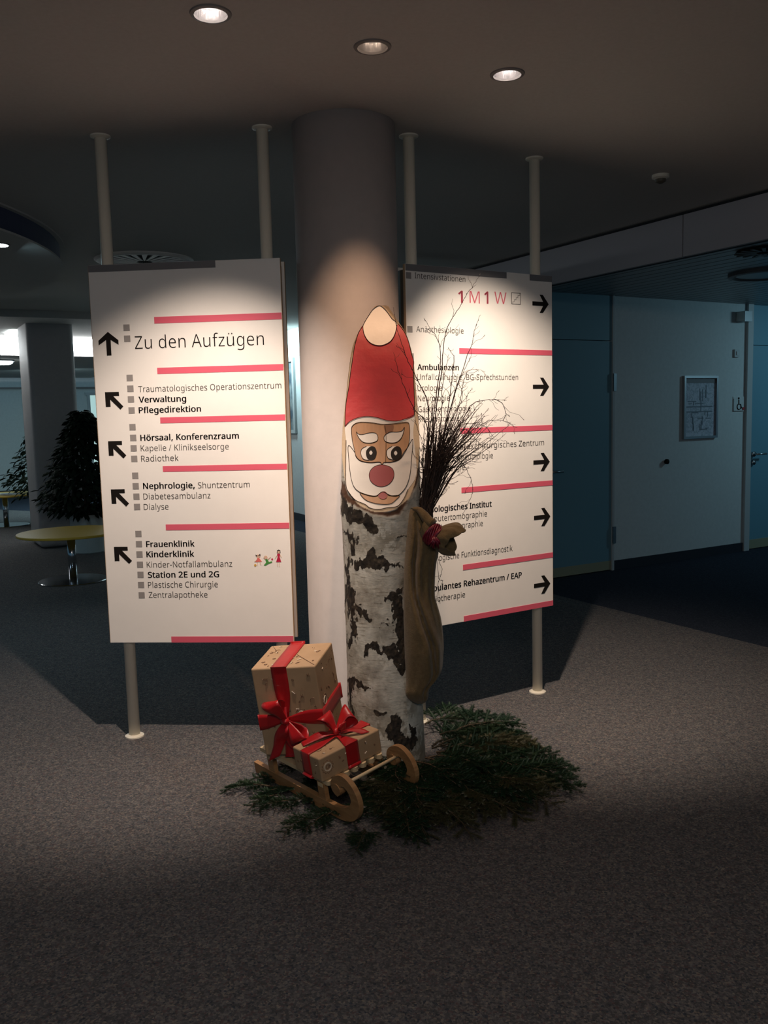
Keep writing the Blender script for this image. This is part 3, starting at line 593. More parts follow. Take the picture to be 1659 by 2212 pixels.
1a	450	231,437,299,428,347,403,376,358,385,293,385,0,334,0,320,61,317,61,279,22,258,9,234,-1,206,-6,172,-8,136,-5,103,6,75,23,55,48,41,80,37,119,50,176,87,219,152,245,243,257,316,259,316,285,310,330,293,359,265,375,227,380,194,378,163,370,106,347,84,400,115,414,151,426,190,434|252,208,184,200,141,182,118,155,110,119,115,87,132,66,157,53,188,49,238,56,279,79,306,117,315,172,315,210
1b	493	135,373,139,373,161,398,189,419,226,432,272,437,344,423,401,381,437,312,449,215,444,147,427,91,400,48,365,17,322,-2,272,-8,226,-3,189,10,161,31,139,55,133,55,119,0,68,0,68,609,139,609|260,379,219,374,188,361,165,339,150,308,142,268,145,144,165,93,202,61,261,51,312,61,348,93,369,145,376,216,369,287,348,338,311,368
1c	385	241,-8,187,-2,139,15,99,45,69,87,50,143,44,213,51,284,71,342,102,385,142,415,191,432,245,438,278,436,309,431,336,424,358,415,337,356,292,370,244,376,204,371,172,358,148,335,131,303,120,263,117,213,120,166,131,126,148,94,172,71,202,58,240,53,273,55,302,60,328,68,351,78,351,15,328,5,304,-2,275,-7
1d	493	221,-8,148,6,92,48,56,117,44,214,56,311,93,381,149,424,221,438,253,436,280,429,303,420,323,407,340,391,354,374,359,374,354,609,425,609,425,0,368,0,358,58,354,58,340,40,323,24,303,11,279,1,252,-6|232,51,290,60,328,88,348,135,349,284,329,336,291,369,231,379,181,368,146,334,124,281,117,213,124,144,146,93,181,61
1e	452	234,438,286,432,329,414,364,385,390,346,406,299,411,244,411,201,117,201,127,137,154,90,197,62,254,52,293,54,327,60,359,69,392,82,392,20,359,8,327,-1,292,-6,251,-8,194,-2,143,17,101,48,70,91,51,146,44,212,50,277,68,333,96,378,134,411,181,431|233,380,188,372,154,348,130,309,119,257,338,257,335,292,326,322,312,346,292,364,266,376
1f	276	266,375,158,375,158,0,87,0,87,375,12,375,12,408,87,432,87,457,92,507,104,547,124,577,152,597,186,609,227,613,310,599,292,544,228,556,197,550,175,532,162,502,158,458,158,430,266,430
1g	493	221,438,261,434,297,422,329,402,355,373,359,373,369,430,425,430,425,-7,420,-63,404,-109,378,-146,341,-172,293,-187,233,-192,188,-191,147,-186,110,-177,78,-165,78,-100,111,-114,149,-125,191,-132,237,-134,286,-126,324,-101,347,-63,355,-13,358,57,354,57,329,28,299,8,263,-4,221,-8,147,7,91,51,56,121,44,214,56,306,91,377,147,423|230,379,197,374,169,359,147,336,130,303,120,262,117,213,124,143,146,92,182,60,232,50,262,52,288,58,309,69,326,85,340,105,349,131,354,161,353,267,343,309,326,340,302,362,270,374
1h	496	135,370,140,370,155,391,174,407,196,420,221,429,247,435,273,437,321,433,360,421,391,400,413,370,426,330,431,280,431,0,361,0,361,275,355,321,338,353,308,372,265,379,222,374,189,360,166,338,150,308,142,269,139,222,139,0,68,0,68,609,139,609
1i	207	139,430,139,0,68,0,68,430|104,591,119,588,133,580,142,566,145,546,142,526,133,512,119,504,104,501,88,504,75,512,66,526,63,546,66,566,75,580,88,588
1k	428	135,221,138,221,326,430,409,430,235,246,421,0,336,0,187,200,138,158,138,0,68,0,68,609,138,609
1l	207	139,0,68,0,68,609,139,609
1m	750	540,438,603,429,649,401,676,352,685,280,685,0,615,0,615,277,610,321,594,353,567,372,528,379,474,369,438,342,418,298,411,237,411,0,342,0,342,277,339,308,332,333,320,353,303,367,281,376,253,379,215,374,185,360,164,338,150,308,141,269,139,223,139,0,68,0,68,430,125,430,136,371,140,371,155,392,173,409,194,422,217,431,241,436,266,438,312,433,349,420,378,398,398,366,402,366,427,398,461,420,499,433
1n	496	275,438,343,429,391,401,421,352,431,280,431,0,361,0,361,275,355,321,338,353,308,372,265,379,204,368,166,338,146,289,139,223,139,0,68,0,68,430,125,430,136,371,140,371,156,392,175,409,198,422,222,431,248,436
1o	485	442,216,438,165,428,121,411,82,388,51,359,25,324,7,285,-4,241,-8,200,-4,163,7,129,25,100,51,77,82,59,121,48,165,44,216,50,282,68,336,97,380,137,412,186,431,244,438,299,431,347,412,387,380,417,336,436,282|117,216,120,169,130,128,147,95,172,71,203,56,243,51,282,56,314,71,339,95,356,128,366,169,369,216,365,263,355,303,338,335,314,359,282,374,242,379,185,368,147,335,124,284
1p	493	273,438,344,424,401,383,437,313,449,216,444,148,427,93,401,49,365,17,322,-2,272,-8,241,-6,213,1,190,11,170,24,153,38,139,55,134,55,139,-192,68,-192,68,430,126,430,136,371,139,371,153,389,170,405,189,419,213,429,240,436|260,379,221,374,190,362,167,342,152,313,142,275,142,167,150,126,165,93,188,70,220,55,261,51,297,56,326,72,348,98,364,131,373,171,376,217,369,283,348,334,311,367
1r	331	319,433,310,368,264,374,240,371,217,363,195,351,176,334,161,313,149,289,141,261,139,229,139,0,68,0,68,430,126,430,134,351,137,351,152,374,170,395,191,413,214,426,240,435
1s	384	348,119,343,80,327,49,302,24,268,6,226,-4,176,-8,135,-6,99,-1,68,8,42,19,42,83,70,71,104,60,141,52,178,49,224,53,256,66,274,86,280,112,278,128,271,141,259,154,239,167,135,212,103,228,76,245,57,266,45,292,41,324,52,372,85,408,137,430,202,438,240,436,275,430,308,421,339,409,315,353,258,372,228,378,197,380,159,377,131,366,114,350,108,328,111,312,119,298,133,286,257,231,289,215,314,197,333,176,344,150
1t	289	212,50,228,50,260,55,272,59,272,5,200,-8,167,-5,138,4,112,20,91,44,78,79,74,125,74,375,13,375,13,409,75,437,103,528,144,528,144,430,269,430,269,375,144,375,144,127,149,93,163,69,185,54
1u	496	427,430,427,0,370,0,359,57,356,57,340,36,321,20,298,8,273,-1,247,-6,220,-8,173,-4,134,8,103,29,81,59,68,99,63,148,63,430,135,430,135,153,141,108,158,76,188,57,230,51,273,55,306,69,330,91,345,121,354,160,357,206,357,430
1w	630	316,357,313,357,207,1,127,1,9,431,82,431,169,73,172,73,277,431,354,431,457,74,460,74,549,431,621,431,502,1,419,1
1z	377	346,0,31,0,31,47,262,375,45,375,45,430,340,430,340,377,112,55,346,55
1ö	485	442,216,438,165,428,121,411,82,388,51,359,25,324,7,285,-4,241,-8,200,-4,163,7,129,25,100,51,77,82,59,121,48,165,44,216,50,282,68,336,97,380,137,412,186,431,244,438,299,431,347,412,387,380,417,336,436,282|117,216,120,169,130,128,147,95,172,71,203,56,243,51,282,56,314,71,339,95,356,128,366,169,369,216,365,263,355,303,338,335,314,359,282,374,242,379,185,368,147,335,124,284|131,546,134,564,142,576,154,583,168,585,183,583,195,576,203,564,206,546,203,529,195,516,183,509,168,506,154,509,142,516,134,529|281,546,284,564,292,576,304,583,318,585,333,583,345,576,353,564,356,546,353,529,345,516,333,509,318,506,304,509,292,516,284,529""".split("\n"):
    k_, a_, b_ = (ln.split("\t")+['', ''])[:3]
    GLY[k_] = (int(a_)/1000, [[(int(x)/1000, int(y)/1000) for x, y in zip(l.split(',')[::2], l.split(',')[1::2])] for l in b_.split('|') if l])
def embolden(loops, d):
    out = []
    for i, l in enumerate(loops):
        n = len(l); A_ = sum(l[k-1][0]*l[k][1]-l[k][0]*l[k-1][1] for k in range(n))
        px, py = l[0]; inside = 0
        for j, m in enumerate(loops):
            if j != i:
                c = False
                for k in range(len(m)):
                    (ax, ay), (bx, by) = m[k-1], m[k]
                    if (ay > py) != (by > py) and px < (bx-ax)*(py-ay)/(by-ay)+ax: c = not c
                inside += c
        sg = (1 if A_ > 0 else -1)*(-1 if inside % 2 else 1); q = []
        for k in range(n):
            a, b, c = np.array(l[k-1]), np.array(l[k]), np.array(l[(k+1) % n]); u = b-a; v = c-b
            u = u/(np.hypot(*u)+1e-9); v = v/(np.hypot(*v)+1e-9); n1 = np.array([u[1], -u[0]]); n2 = np.array([v[1], -v[0]]); m_ = n1+n2
            m_ = m_/max(m_@m_/2, .35); q.append(tuple(b+m_*d*sg))
        out.append(q)
    return out
def text_mesh(s, bold):
    """outline lettering laid out from the glyph table, filled as one flat mesh"""
    w = 1 if bold == 1 else 0
    cu = bpy.data.curves.new('t', 'CURVE'); cu.dimensions = '2D'; cu.fill_mode = 'BOTH'; x = 0
    for ch in s:
        adv, loops = GLY[str(w)+ch]
        if not w: loops = embolden(loops, -.003 if bold == 0 else -.007)
        for l in loops:
            sp = cu.splines.new('POLY'); sp.points.add(len(l)-1); sp.use_cyclic_u = True
            for p, q in zip(sp.points, l): p.co = (q[0]+x, q[1], 0, 1)
        x += adv+(.012 if w else .006)
    o = bpy.data.objects.new('t', cu); C.objects.link(o)
    dg = bpy.context.evaluated_depsgraph_get(); dg.update()
    me = bpy.data.meshes.new_from_object(o.evaluated_get(dg)); V = np.array([v.co[:] for v in me.vertices]); F = [tuple(p.vertices) for p in me.polygons]
    bpy.data.objects.remove(o); bpy.data.curves.remove(cu); bpy.data.meshes.remove(me)
    if w:      # bold strokes: overlaid shifted copies
        n = len(V); D = [(0, 0), (-.022, 0), (.022, 0), (0, -.012), (0, .012), (-.012, .010), (.012, -.010)]
        F = [tuple(i+k*n for i in f) for k in range(len(D)) for f in F]; V = np.concatenate([V+np.array([a, b, 0]) for a, b in D])
    return V, F
CAPH = {b: (lambda V: V[:, 1].max())(text_mesh('H', b)[0]) for b in (0, 1, 2)}
class Sign:
    def __init__(s, Lp, Rp, front, name, label, cat, hw):
        Lp, Rp = np.array([*Lp, 0.]), np.array([*Rp, 0.]); s.t = (Rp-Lp)/np.linalg.norm(Rp-Lp); s.n = np.array([s.t[1], -s.t[0], 0])
        s.front = front; s.P = Lp+s.n*front; s.pl = (Lp, Rp)
        s.root = thing(name, (Lp+Rp)/2, label, cat)
    def sz(s, u, v):
        q = on_plane(u, v, s.P, s.n); return (q-s.P)@s.t, q[2]
    def pt(s, a, z, d=0): return tuple(s.P+s.t*a+s.n*d+up*z)
    def fr(s): return lambda a, b, d: s.pt(a, b, d)
    def board(s, a0, a1, z0, z1):
        s.a0, s.a1, s.z0, s.z1 = a0, a1, z0, z1; f = s.front
        G().box(a0, a1, 0, .018, z0, z1, lambda p: s.pt(p[0], p[2], -p[1])).obj('front_panel', MT['panel'], s.root, bevel=.002)
        G().box(a0, a1, 2*f-.018, 2*f, z0, z1, lambda p: s.pt(p[0], p[2], -p[1])).obj('rear_panel', MT['panel'], s.root, bevel=.002)
        for b0, b1 in ((a0+.012, a0+.022), (a1-.022, a1-.012)):
            G().box(b0, b1, .018, 2*f-.018, z0+.02, z1-.02, lambda p: s.pt(p[0], p[2], -p[1])).obj('side_panel', s.edge, s.root)
        for b0, b1 in ((a0-.0012, a0), (a1, a1+.0012)):
            for d0 in (.001, 2*f-.017):
                G().box(b0, b1, d0, d0+.016, z0+.001, z1-.001, lambda p: s.pt(p[0], p[2], -p[1])).obj('edge_strip', MT['edge'], s.root)
        G().box(a0+.022, a1-.022, .018, 2*f-.018, z1-.05, z1-.03, lambda p: s.pt(p[0], p[2], -p[1])).obj('top_rail', MT['inset'], s.root)
        G().box(a0+.022, a1-.022, .018, 2*f-.018, z0+.03, z0+.05, lambda p: s.pt(p[0], p[2], -p[1])).obj('bottom_rail', MT['inset'], s.root)
        for q in s.pl:
            p_ = G().lathe([(.0135*1.9, .0), (.0135*1.9, CEIL)], q[0], q[1], 24).obj('pole', MT['pole'], s.root)
            for p in p_.data.polygons: p.use_smooth = len(p.vertices) == 4
            f1 = G().lathe([(.043, 0), (.043, .006), (.034, .010), (.026, .012)], q[0], q[1], 28).obj('base_flange', MT['pole'], p_)
            f2 = G().lathe([(.043, CEIL), (.043, CEIL-.006), (.034, CEIL-.010), (.026, CEIL-.012)], q[0], q[1], 28).obj('ceiling_flange', MT['pole'], p_)
    def rect(s, a0, a1, z0, z1, nm, m, d=.0012): return G().box(a0, a1, 0, d, z0, z1, lambda p: s.pt(p[0], p[2], p[1])).obj(nm, m, s.root)
    def text(s, body, u0, v0, u1, v1, bold, cap, a0=None, m=None):
        x0, zz0 = s.sz(u0, v0); x1, zz1 = s.sz(u1, v1); z = (zz0+zz1)/2
        if a0 is not None: x0 = a0
        if a0 is not None: z = zz1
        hcap = abs(s.sz((u0+u1)/2 if a0 is None else u1, v1)[1]-s.sz((u0+u1)/2 if a0 is None else u1, v1-cap)[1])
        V, F = text_mesh(body, bold); sx = (x1-x0)/(V[:, 0].max()-V[:, 0].min()); sy = hcap/CAPH[bold]
        VV = [s.pt(x0+(p[0]-V[:, 0].min())*sx, z+p[1]*sy, .0009) for p in V]
        return mesh('lettering', VV, F, m or MT['ink' if not bold else 'black'], s.root)
    def poly(s, pts, nm, m, d0=.0003, d1=.0012):
        return G().prism(pts, d0, d1, s.fr()).obj(nm, m, s.root)

SL = Sign((-1.183, 3.952), (-0.4773, 3.8933), .055, 'sign_board', 'left white direction sign headed Zu den Aufzügen, on two cream poles', 'sign', 0)
SL.edge = MT['edge']
a0, z1 = SL.sz(190, 572); a1, z1b = SL.sz(605, 558); _, z0 = SL.sz(238, 1388); _, z0b = SL.sz(634, 1388)
a0 = (a0+SL.sz(238, 1388)[0])/2; a1 = (a1+SL.sz(634, 1388)[0])/2
SL.board(a0, a1, (z0+z0b)/2, (z1+z1b)/2)
ah = SL.sz(465, 565)[0]; SL.rect(a0+.001, ah, SL.z1-.030, SL.z1-.001, 'header_bar', MT['hdr'])
for (u, va, vb) in ((333, 684.7, 699), (339.6, 794.5, 808), (346, 901.7, 914.5), (351.6, 1006.9, 1019.3), (358, 1133, 1145.5), (370, 1375, 1388)):
    x_, zt = SL.sz(u, va); _, zz = SL.sz(u, vb); SL.rect(x_, SL.a1-.001, max(zz, SL.z0+.001), zt, 'pink_stripe', MT['pink'])
for (u, v) in ((273.5,707.8),(274.9,731.6),(280.4,816.3),(281.9,839.5),(283,862.6),(284.5,886.4),(286.5,922.5),(287.9,945.7),(289,968.2),(290.2,991),(292.3,1027.4),(293.4,1050),(294.9,1072.6),(296.3,1094.8),(299.2,1153),(300.4,1175),(301.5,1197.3),(302.7,1219.5),(303.8,1241.3),(305,1263.2),(306.2,1285.5)):
    x_, z_ = SL.sz(u, v); SL.rect(x_-.0138, x_+.0138, z_-.0138, z_+.0138, 'grey_square', MT['grayf'])
for a in (('Zu den Aufzügen', 292, 752.7, 570.6, 747, 2, 28), ('Traumatologisches Operationszentrum', 299.2, 845.3, 608, 841, 0, 13.4), ('Verwaltung', 300, 869, 402.8, 868, 1, 13),
          ('Pflegedirektion', 300, 891.6, 434.6, 890, 1, 13), ('Hörsaal, Konferenzraum', 303.5, 951, 516.5, 948.5, 1, 13), ('Kapelle / Klinikseelsorge', 304.4, 973.5, 494.5, 972, 0, 13),
          ('Radiothek', 305.3, 997, 386, 996, 0, 13), ('Nephrologie,', 309.3, 1055.5, 421, 1055, 1, 13), ('Shuntzentrum', 428, 1054, 539.7, 1053.5, 0, 13),
          ('Diabetesambulanz', 310.2, 1078.6, 454.9, 1077, 0, 13), ('Dialyse', 311, 1101.2, 364.3, 1101, 0, 13), ('Frauenklinik', 316, 1181.4, 420.7, 1180.5, 1, 12.7),
          ('Kinderklinik', 316.6, 1203.6, 419.9, 1202.5, 1, 12.7), ('Kinder-Notfallambulanz', 317.4, 1225.6, 501.8, 1224.5, 0, 12.7), ('Station 2E und 2G', 319.8, 1247.9, 473.7, 1246.5, 1, 12.7),
          ('Plastische Chirurgie', 320.3, 1269.6, 470.8, 1268.5, 0, 12.7), ('Zentralapotheke', 321.8, 1291.3, 448.5, 1290.5, 0, 12.7)):
    SL.text(*a)
ARW = [(-.5, .10), (.16, .10), (-.055, .44), (.14, .44), (.5, 0), (.14, -.44), (-.055, -.44), (.16, -.10), (-.5, -.10)]   # right pointing, unit
def arrow(S, u, v, su, sv, rot):
    x_, z_ = S.sz(u, v); xa, _ = S.sz(u-su/2, v); xb, _ = S.sz(u+su/2, v); L = (xb-xa)
    _, za = S.sz(u, v-sv/2); _, zb3 = S.sz(u, v+sv/2)
    pts = []
    for a, b in ARW:
        c_, s_ = math.cos(rot), math.sin(rot); pts.append((a*c_-b*s_, a*s_+b*c_))
    xs = [p[0] for p in pts]; zs = [p[1] for p in pts]; kx = L/(max(xs)-min(xs)); kz = (za-zb3)/(max(zs)-min(zs)); mx_, mz_ = (max(xs)+min(xs))/2, (max(zs)+min(zs))/2
    S.poly([(x_+(a-mx_)*kx, z_+(b-mz_)*kz) for a, b in pts], 'arrow', MT['black'])
arrow(SL, 234.6, 742.5, 43, 51, math.pi/2)
for (u, v) in ((247, 866.3), (253.5, 972), (259.5, 1076), (266, 1200)):
    # corner-style diagonal arrow
    x_, z_ = SL.sz(u, v); h_ = .0395; fr_ = lambda a, b: (x_+a*h_, z_+b*h_)
    SL.poly([fr_(*p) for p in ((-1, 1), (.58, 1), (.58, .56), (-.10, .56), (1, -.62), (.66, -.96), (-.46, .18), (-.46, -.62), (-1, -.62))], 'arrow', MT['black'])
# little drawn children next to the children's clinic entry
def fig(S, u, v, polys, nm):
    for pts, m in polys:
        S.poly([S.sz(u+a, v+b) for a, b in pts], nm, m, .0004, .0014)
def dot(r_, cx_, cy_, n=10): return [(cx_+r_*math.cos(2*math.pi*k/n), cy_+r_*math.sin(2*math.pi*k/n)) for k in range(n)]
pk = mat('coral_print', (.72, .16, .14), .5); gn = mat('green_print', (.06, .26, .05), .5); rd = mat('red_print', (.45, .01, .05), .5); sk = mat('flesh_print', (.66, .45, .33), .5); yl = mat('ochre_print', (.6, .36, .08), .5)
fig(SL, 558, 1208, [(dot(4, 0, -6.5), sk), ([(-6, -10), (-2, -8), (1, -9), (4, -12), (5, -7), (-5, -6)], MT['black']), ([(-1.5, -3), (1.5, -3), (8, 5), (-6, 6)], pk),
    ([(-2, 6), (-1, 6), (-1.5, 14), (-2.5, 14)], sk), ([(3, 5.5), (4, 5.5), (6.5, 12), (5.5, 12.5)], sk), ([(-2, 0), (-1.5, 1.2), (-8, 6), (-8.5, 5)], sk), (dot(2.6, -6.5, 13), yl)], 'printed_figure')
fig(SL, 577, 1210, [(dot(4, -3, -6), sk), ([(-4, -2), (1, -2), (4, 4), (11, 2), (11, 5), (3, 8), (-4, 12), (-7, 11), (-2, 5)], gn), ([(-4, -1), (-8, -5), (-7, -6), (-3, -2)], sk), ([(1, -2), (7, -7), (8, -6), (1, 0)], sk), (dot(2, 11, -2), rd)], 'printed_figure')
fig(SL, 602, 1206, [(dot(3.2, 0, -14), sk), ([(-4, -11), (-3.5, -17), (0, -19), (3.5, -17), (4, -11), (2.4, -12), (2, -15.5), (-2, -15.5), (-2.4, -12)], MT['black']), ([(-3.4, -10), (3.4, -10), (2.2, -3), (5.5, 8), (-5.5, 8), (-2.2, -3)], rd),
    ([(-2, 8), (-1, 8), (-1.5, 18), (-2.5, 18)], sk), ([(1, 8), (2, 8), (2.5, 18), (1.5, 18)], sk), ([(-3, -8), (-3.2, -6), (-7.5, 1), (-8.3, 0)], sk), ([(3, -9), (6.5, -2), (5.5, -1.5), (3, -6)], sk)], 'printed_figure')

SR = Sign((0.150, 4.055), (0.776, 4.451), .06, 'sign_board', 'right white direction sign turned away, behind the twigs and sack', 'sign', 0)
SR.edge = MT['inset']
a0, z1 = SR.sz(875, 567); a1, z1b = SR.sz(1192, 598); _, z0 = SR.sz(953, 1350); _, z0b = SR.sz(1195, 1310)
a1 = (a1+SR.sz(1195, 1310)[0])/2
SR.board(a0, a1, (z0+z0b)/2, (z1+z1b)/2)
b0, b1 = SR.sz(1094, 590)[0], SR.sz(1144, 590)[0]
SR.rect(a0+.001, b0, SR.z1-.030, SR.z1-.001, 'header_bar', MT['hdr']); SR.rect(b1, a1-.001, SR.z1-.030, SR.z1-.001, 'header_bar', MT['hdr'])
for (u, va, vb) in ((991.8, 751.9, 763.7), (994, 925, 937), (996.7, 1053.3, 1064.9), (999.9, 1220, 1231.7), (1001.9, 1331, 1343.7)):
    x_, zt = SR.sz(u, va); _, zz = SR.sz(u, vb); SR.rect(x_, SR.a1-.001, max(zz, SR.z0+.001), zt, 'pink_stripe', MT['pink'])
TL = SR.sz(901, 800)[0]
for (u, v) in ((882.3, 595), (885.2, 711), (888, 770), (888, 794), (889, 816), (889.5, 839), (890, 861), (890, 884), (890, 906)):
    x_, z_ = SR.sz(u, v); SR.rect(x_-.0138, x_+.0138, z_-.0138, z_+.0138, 'grey_square', MT['grayf'])
for a in (('Intensivstationen', 895.7, 602.4, 1005, 608.5, 0, 12.3), ('Anästhesiologie', 899, 717.7, 1001.2, 720, 0, 12.3),
          ('Unfallchirurgie, BG-Sprechstunden', 900.8, 821.4, 1119, 820.3, 0, 12.3)):
    SR.text(*a)
SR.text('Ambulanzen', 901.3, 799.4, 991, 799.4, 1, 12.3)
for a in (('1', 989.8, 653.5, 999.9, 654.2, 1, 26), ('M', 1014.4, 654.5, 1036.2, 655, 0, 25.5), ('1', 1046, 655.4, 1055, 655.8, 1, 26), ('W', 1068, 656, 1094, 656.6, 0, 25.3)):
    SR.text(*a, m=MT['inkp'])
for (b, u, v, bo) in (('Urologie', 954.8, 843.7, 0), ('Neurologie', 971, 865.6, 0), ('Gastroenterologie', 1016, 887.7, 0), ('Rheumatologie', 991.8, 909, 0), ('Viszeral-/Thoraxchirurgisches Zentrum', 1175, 961.6, 0),
                      ('Inn. Medizin, Pneumologie', 1064.5, 989.5, 0), ('Gefäßchirurgie', 1003.9, 1014.7, 0), ('Radiologisches Institut', 1061.9, 1093.9, 1), ('Computertomographie', 1051.8, 1115, 0),
                      ('Kernspintomographie', 1042.9, 1136, 0), ('Endoskopie', 981, 1185.3, 0), ('Angiologische Funktionsdiagnostik', 1106.9, 1189.8, 0), ('Ambulantes Rehazentrum / EAP', 1127, 1247.3, 1), ('Physiotherapie', 1004.5, 1289.7, 0)):
    SR.text(b, u-60, v, u, v, bo, 12.2, a0=TL)
for (u, v) in ((1167.5, 656.3), (1168.5, 835.3), (1169.7, 998), (1171, 1117), (1171, 1263)): arrow(SR, u, v, 35, 39, 0)
# stair icon
def iline(S, P, w_, nm, m):
    for (a, b), (c, d) in zip(P[:-1], P[1:]):
        x0_, z0_ = S.sz(a, b); x1_, z1_ = S.sz(c, d); S.rect(min(x0_, x1_)-w_, max(x0_, x1_)+w_, min(z0_, z1_)-w_, max(z0_, z1_)+w_, nm, m, .001)
x0_, z1_ = SR.sz(1104.5, 631.6); x1_, z0_ = SR.sz(1124.5, 658)
g = G()
def irect(a, b, c, d): g.box(a, b, 0, .001, c, d, lambda p: SR.pt(p[0], p[2], p[1]))
w_ = .0011; irect(x0_, x1_, z0_, z0_+w_*2); irect(x0_, x1_, z1_-w_*2, z1_); irect(x0_, x0_+w_*2, z0_, z1_); irect(x1_-w_*2, x1_, z0_, z1_)
dx_, dz_ = (x1_-x0_)/5, (z1_-z0_)/5
for k in range(4):
    ax_, az_ = x0_+dx_*(.6+k), z0_+dz_*(1.0+k*.95); irect(ax_, ax_+dx_, az_, az_+w_); irect(ax_+dx_-w_, ax_+dx_, az_, az_+dz_*.95)
irect(x0_+dx_*.6, x0_+dx_*.6+w_, z0_+w_, z0_+dz_)
g.obj('stairs_symbol', MT['ink'], SR.root)

# ------------------------------------------------------------------ birch log with carved face
LX, LY, LR = -0.013, 3.52, 0.155
C5 = lambda x, y: (700+x/4.423, 640+y/4.423)        # crop frames used when measuring
C7 = lambda x, y: (700+x/3.814, 1060+y/3.814)
dtab = [(88, 1.0), (120, .992), (160, .97), (230, .93), (290, .866), (350, .79), (450, .70), (600, .59), (780, .50), (1000, .38), (1200, .22), (1400, .0), (1600, -.28), (1800, -.55), (1900, -.70), (1980, -.86), (2050, -1.0), (2150, -1.25)]
_v = np.linspace(88, 2150, 240); _d = np.interp(_v, [a for a, _ in dtab], [b for _, b in dtab]); _p = np.pad(_d, 14, mode='edge'); _ds = np.convolve(_p, np.hanning(31)[1:-1]/np.hanning(31).sum(), 'valid')[:240]
_ds = np.interp(_v, _v, _ds); _ds[0] = 1.0; dtab = list(zip(_v.tolist(), np.minimum.accumulate(np.minimum(_ds, 1.0)-np.arange(240)*1e-5).tolist()))
FY = []
for yc, d in dtab:
    u, v = C5(545, yc); y = LY+d*LR; FY.append((on_y(u, v, y)[2], y))
FY = np.array(FY)[::-1]      # rising z
def ycut(z): return np.interp(z, FY[:, 0], FY[:, 1])
Z_TOP = FY[-1, 0]
VT = np.array([C5(0, a)[1] for a, _ in dtab]); YT = np.array([LY+d*LR for _, d in dtab])
def face_pt(u, v, lift=0.0):
    y = float(np.interp(v, VT, YT)); p = on_y(u, v, y)
    for _ in range(6): y = float(ycut(p[2])); p = on_y(u, v, y)
    return p-np.array([0, lift*.85, -lift*.45])
def logx(z): t = np.clip((z-1.1)/.75, 0, 1); return LX+.022*t
NT, NZ = 260, 560
th = np.linspace(0, 2*math.pi, NT, endpoint=False); zz = np.concatenate([np.linspace(0, 1.06, 330), np.linspace(1.063, Z_TOP-.0005, NZ-330)])
TH, ZZ = np.meshgrid(th, zz)
def vnoise(x, y, z, seed):
    r = np.random.default_rng(seed); T = r.random((32, 32, 32))
    xi, yi, zi = np.floor(x).astype(int), np.floor(y).astype(int), np.floor(z).astype(int); fx, fy, fz = x-xi, y-yi, z-zi
    fx, fy, fz = [f*f*(3-2*f) for f in (fx, fy, fz)]; out = 0
    for a in (0, 1):
        for b in (0, 1):
            for c in (0, 1):
                out = out+T[(xi+a) % 32, (yi+b) % 32, (zi+c) % 32]*(fx if a else 1-fx)*(fy if b else 1-fy)*(fz if c else 1-fz)
    return out
def fbm(x, y, z, seed, o=4):
    s = 0; a = 1; t = 0
    for i in range(o): s = s+a*vnoise(x*2**i, y*2**i, z*2**i, seed+i); t += a; a *= .55
    return s/t
CX, CY = np.cos(TH), np.sin(TH)
base_r = LR*(1.0+.045*np.exp(-((ZZ-1.12)/.12)**2)+.02*np.exp(-(ZZ/.15)**2))+.010*(fbm(CX*1.5+5, CY*1.5+5, ZZ*3, 1)-.5)
# dark bark figure
X0 = logx(ZZ)+base_r*CX; Y0 = LY+base_r*CY
uv = proj(np.stack([X0, Y0, ZZ], -1)); U, V = uv[..., 0], uv[..., 1]
wx = (fbm(CX*9+3, CY*9+3, ZZ*26, 11)-.5)*34; wy = (fbm(CX*9+8, CY*9+8, ZZ*30, 21)-.5)*34
U2, V2 = U+wx, V+wy
strokes = [([(270,190),(330,240),(430,330)],26),([(160,150),(240,230),(310,250)],30),([(200,340),(240,400),(255,520)],18),([(280,610),(350,590),(400,510),(450,560),(545,622)],26),([(380,585),(440,600)],34),
 ([(203,560),(203,800),(208,950)],14),([(240,850),(228,1000),(245,1130),(225,1250)],26),([(640,800),(560,870),(510,900)],16),([(600,900),(632,1100),(620,1260)],28),([(262,950),(330,1010),(400,1060)],20),
 ([(340,1330),(400,1262),(450,1290),(540,1360),(632,1480)],20),([(560,1300),(640,1400)],26),([(645,1260),(662,1460)],20),([(215,1560),(222,1700),(228,1850)],16),([(250,1570),(350,1630)],18),([(430,1830),(490,1850)],20),
 ([(590,1870),(570,2000),(650,2110)],34),([(560,1990),(700,2100)],34),([(710,1930),(740,2080)],18),([(615,378),(680,370)],7),([(540,620),(660,618)],5),([(470,1102),(540,1100)],6),([(170,60),(175,200)],14),([(430,590),(300,620)],22),
 ([(150,20),(185,130)],20),([(640,1000),(655,1240)],22),([(1000,400),(1000,700)],40)]
dark = np.full(U.shape, 1e3)
def segd(a, b, w, UU, VV):
    a = np.array(a); b = np.array(b); d = b-a; L = max((d@d), 1e-9)
    t = np.clip(((UU-a[0])*d[0]+(VV-a[1])*d[1])/L, 0, 1); return np.hypot(UU-a[0]-t*d[0], VV-a[1]-t*d[1])-w
for P, w in strokes:
    P = [C7(*p) for p in P]
    for a, b in zip(P[:-1], P[1:]): dark = np.minimum(dark, segd(a, b, w*1.3/3.814, U2, V2))
front = (CY < .25)
bd1 = np.clip(.5-dark/7.0, 0, 1)*front
sideD = np.clip((fbm(CX*3+1, CY*3+1, ZZ*5, 31)-.56)*14, 0, 1)*(1-front)
bd1 = np.maximum(bd1, sideD)
rim = np.full(U.shape, 1e3); RP = [C7(*p) for p in [(140,-60),(175,30),(215,85),(290,118),(400,175),(520,195),(615,175),(660,100),(705,20),(745,-60),(775,-160)]]
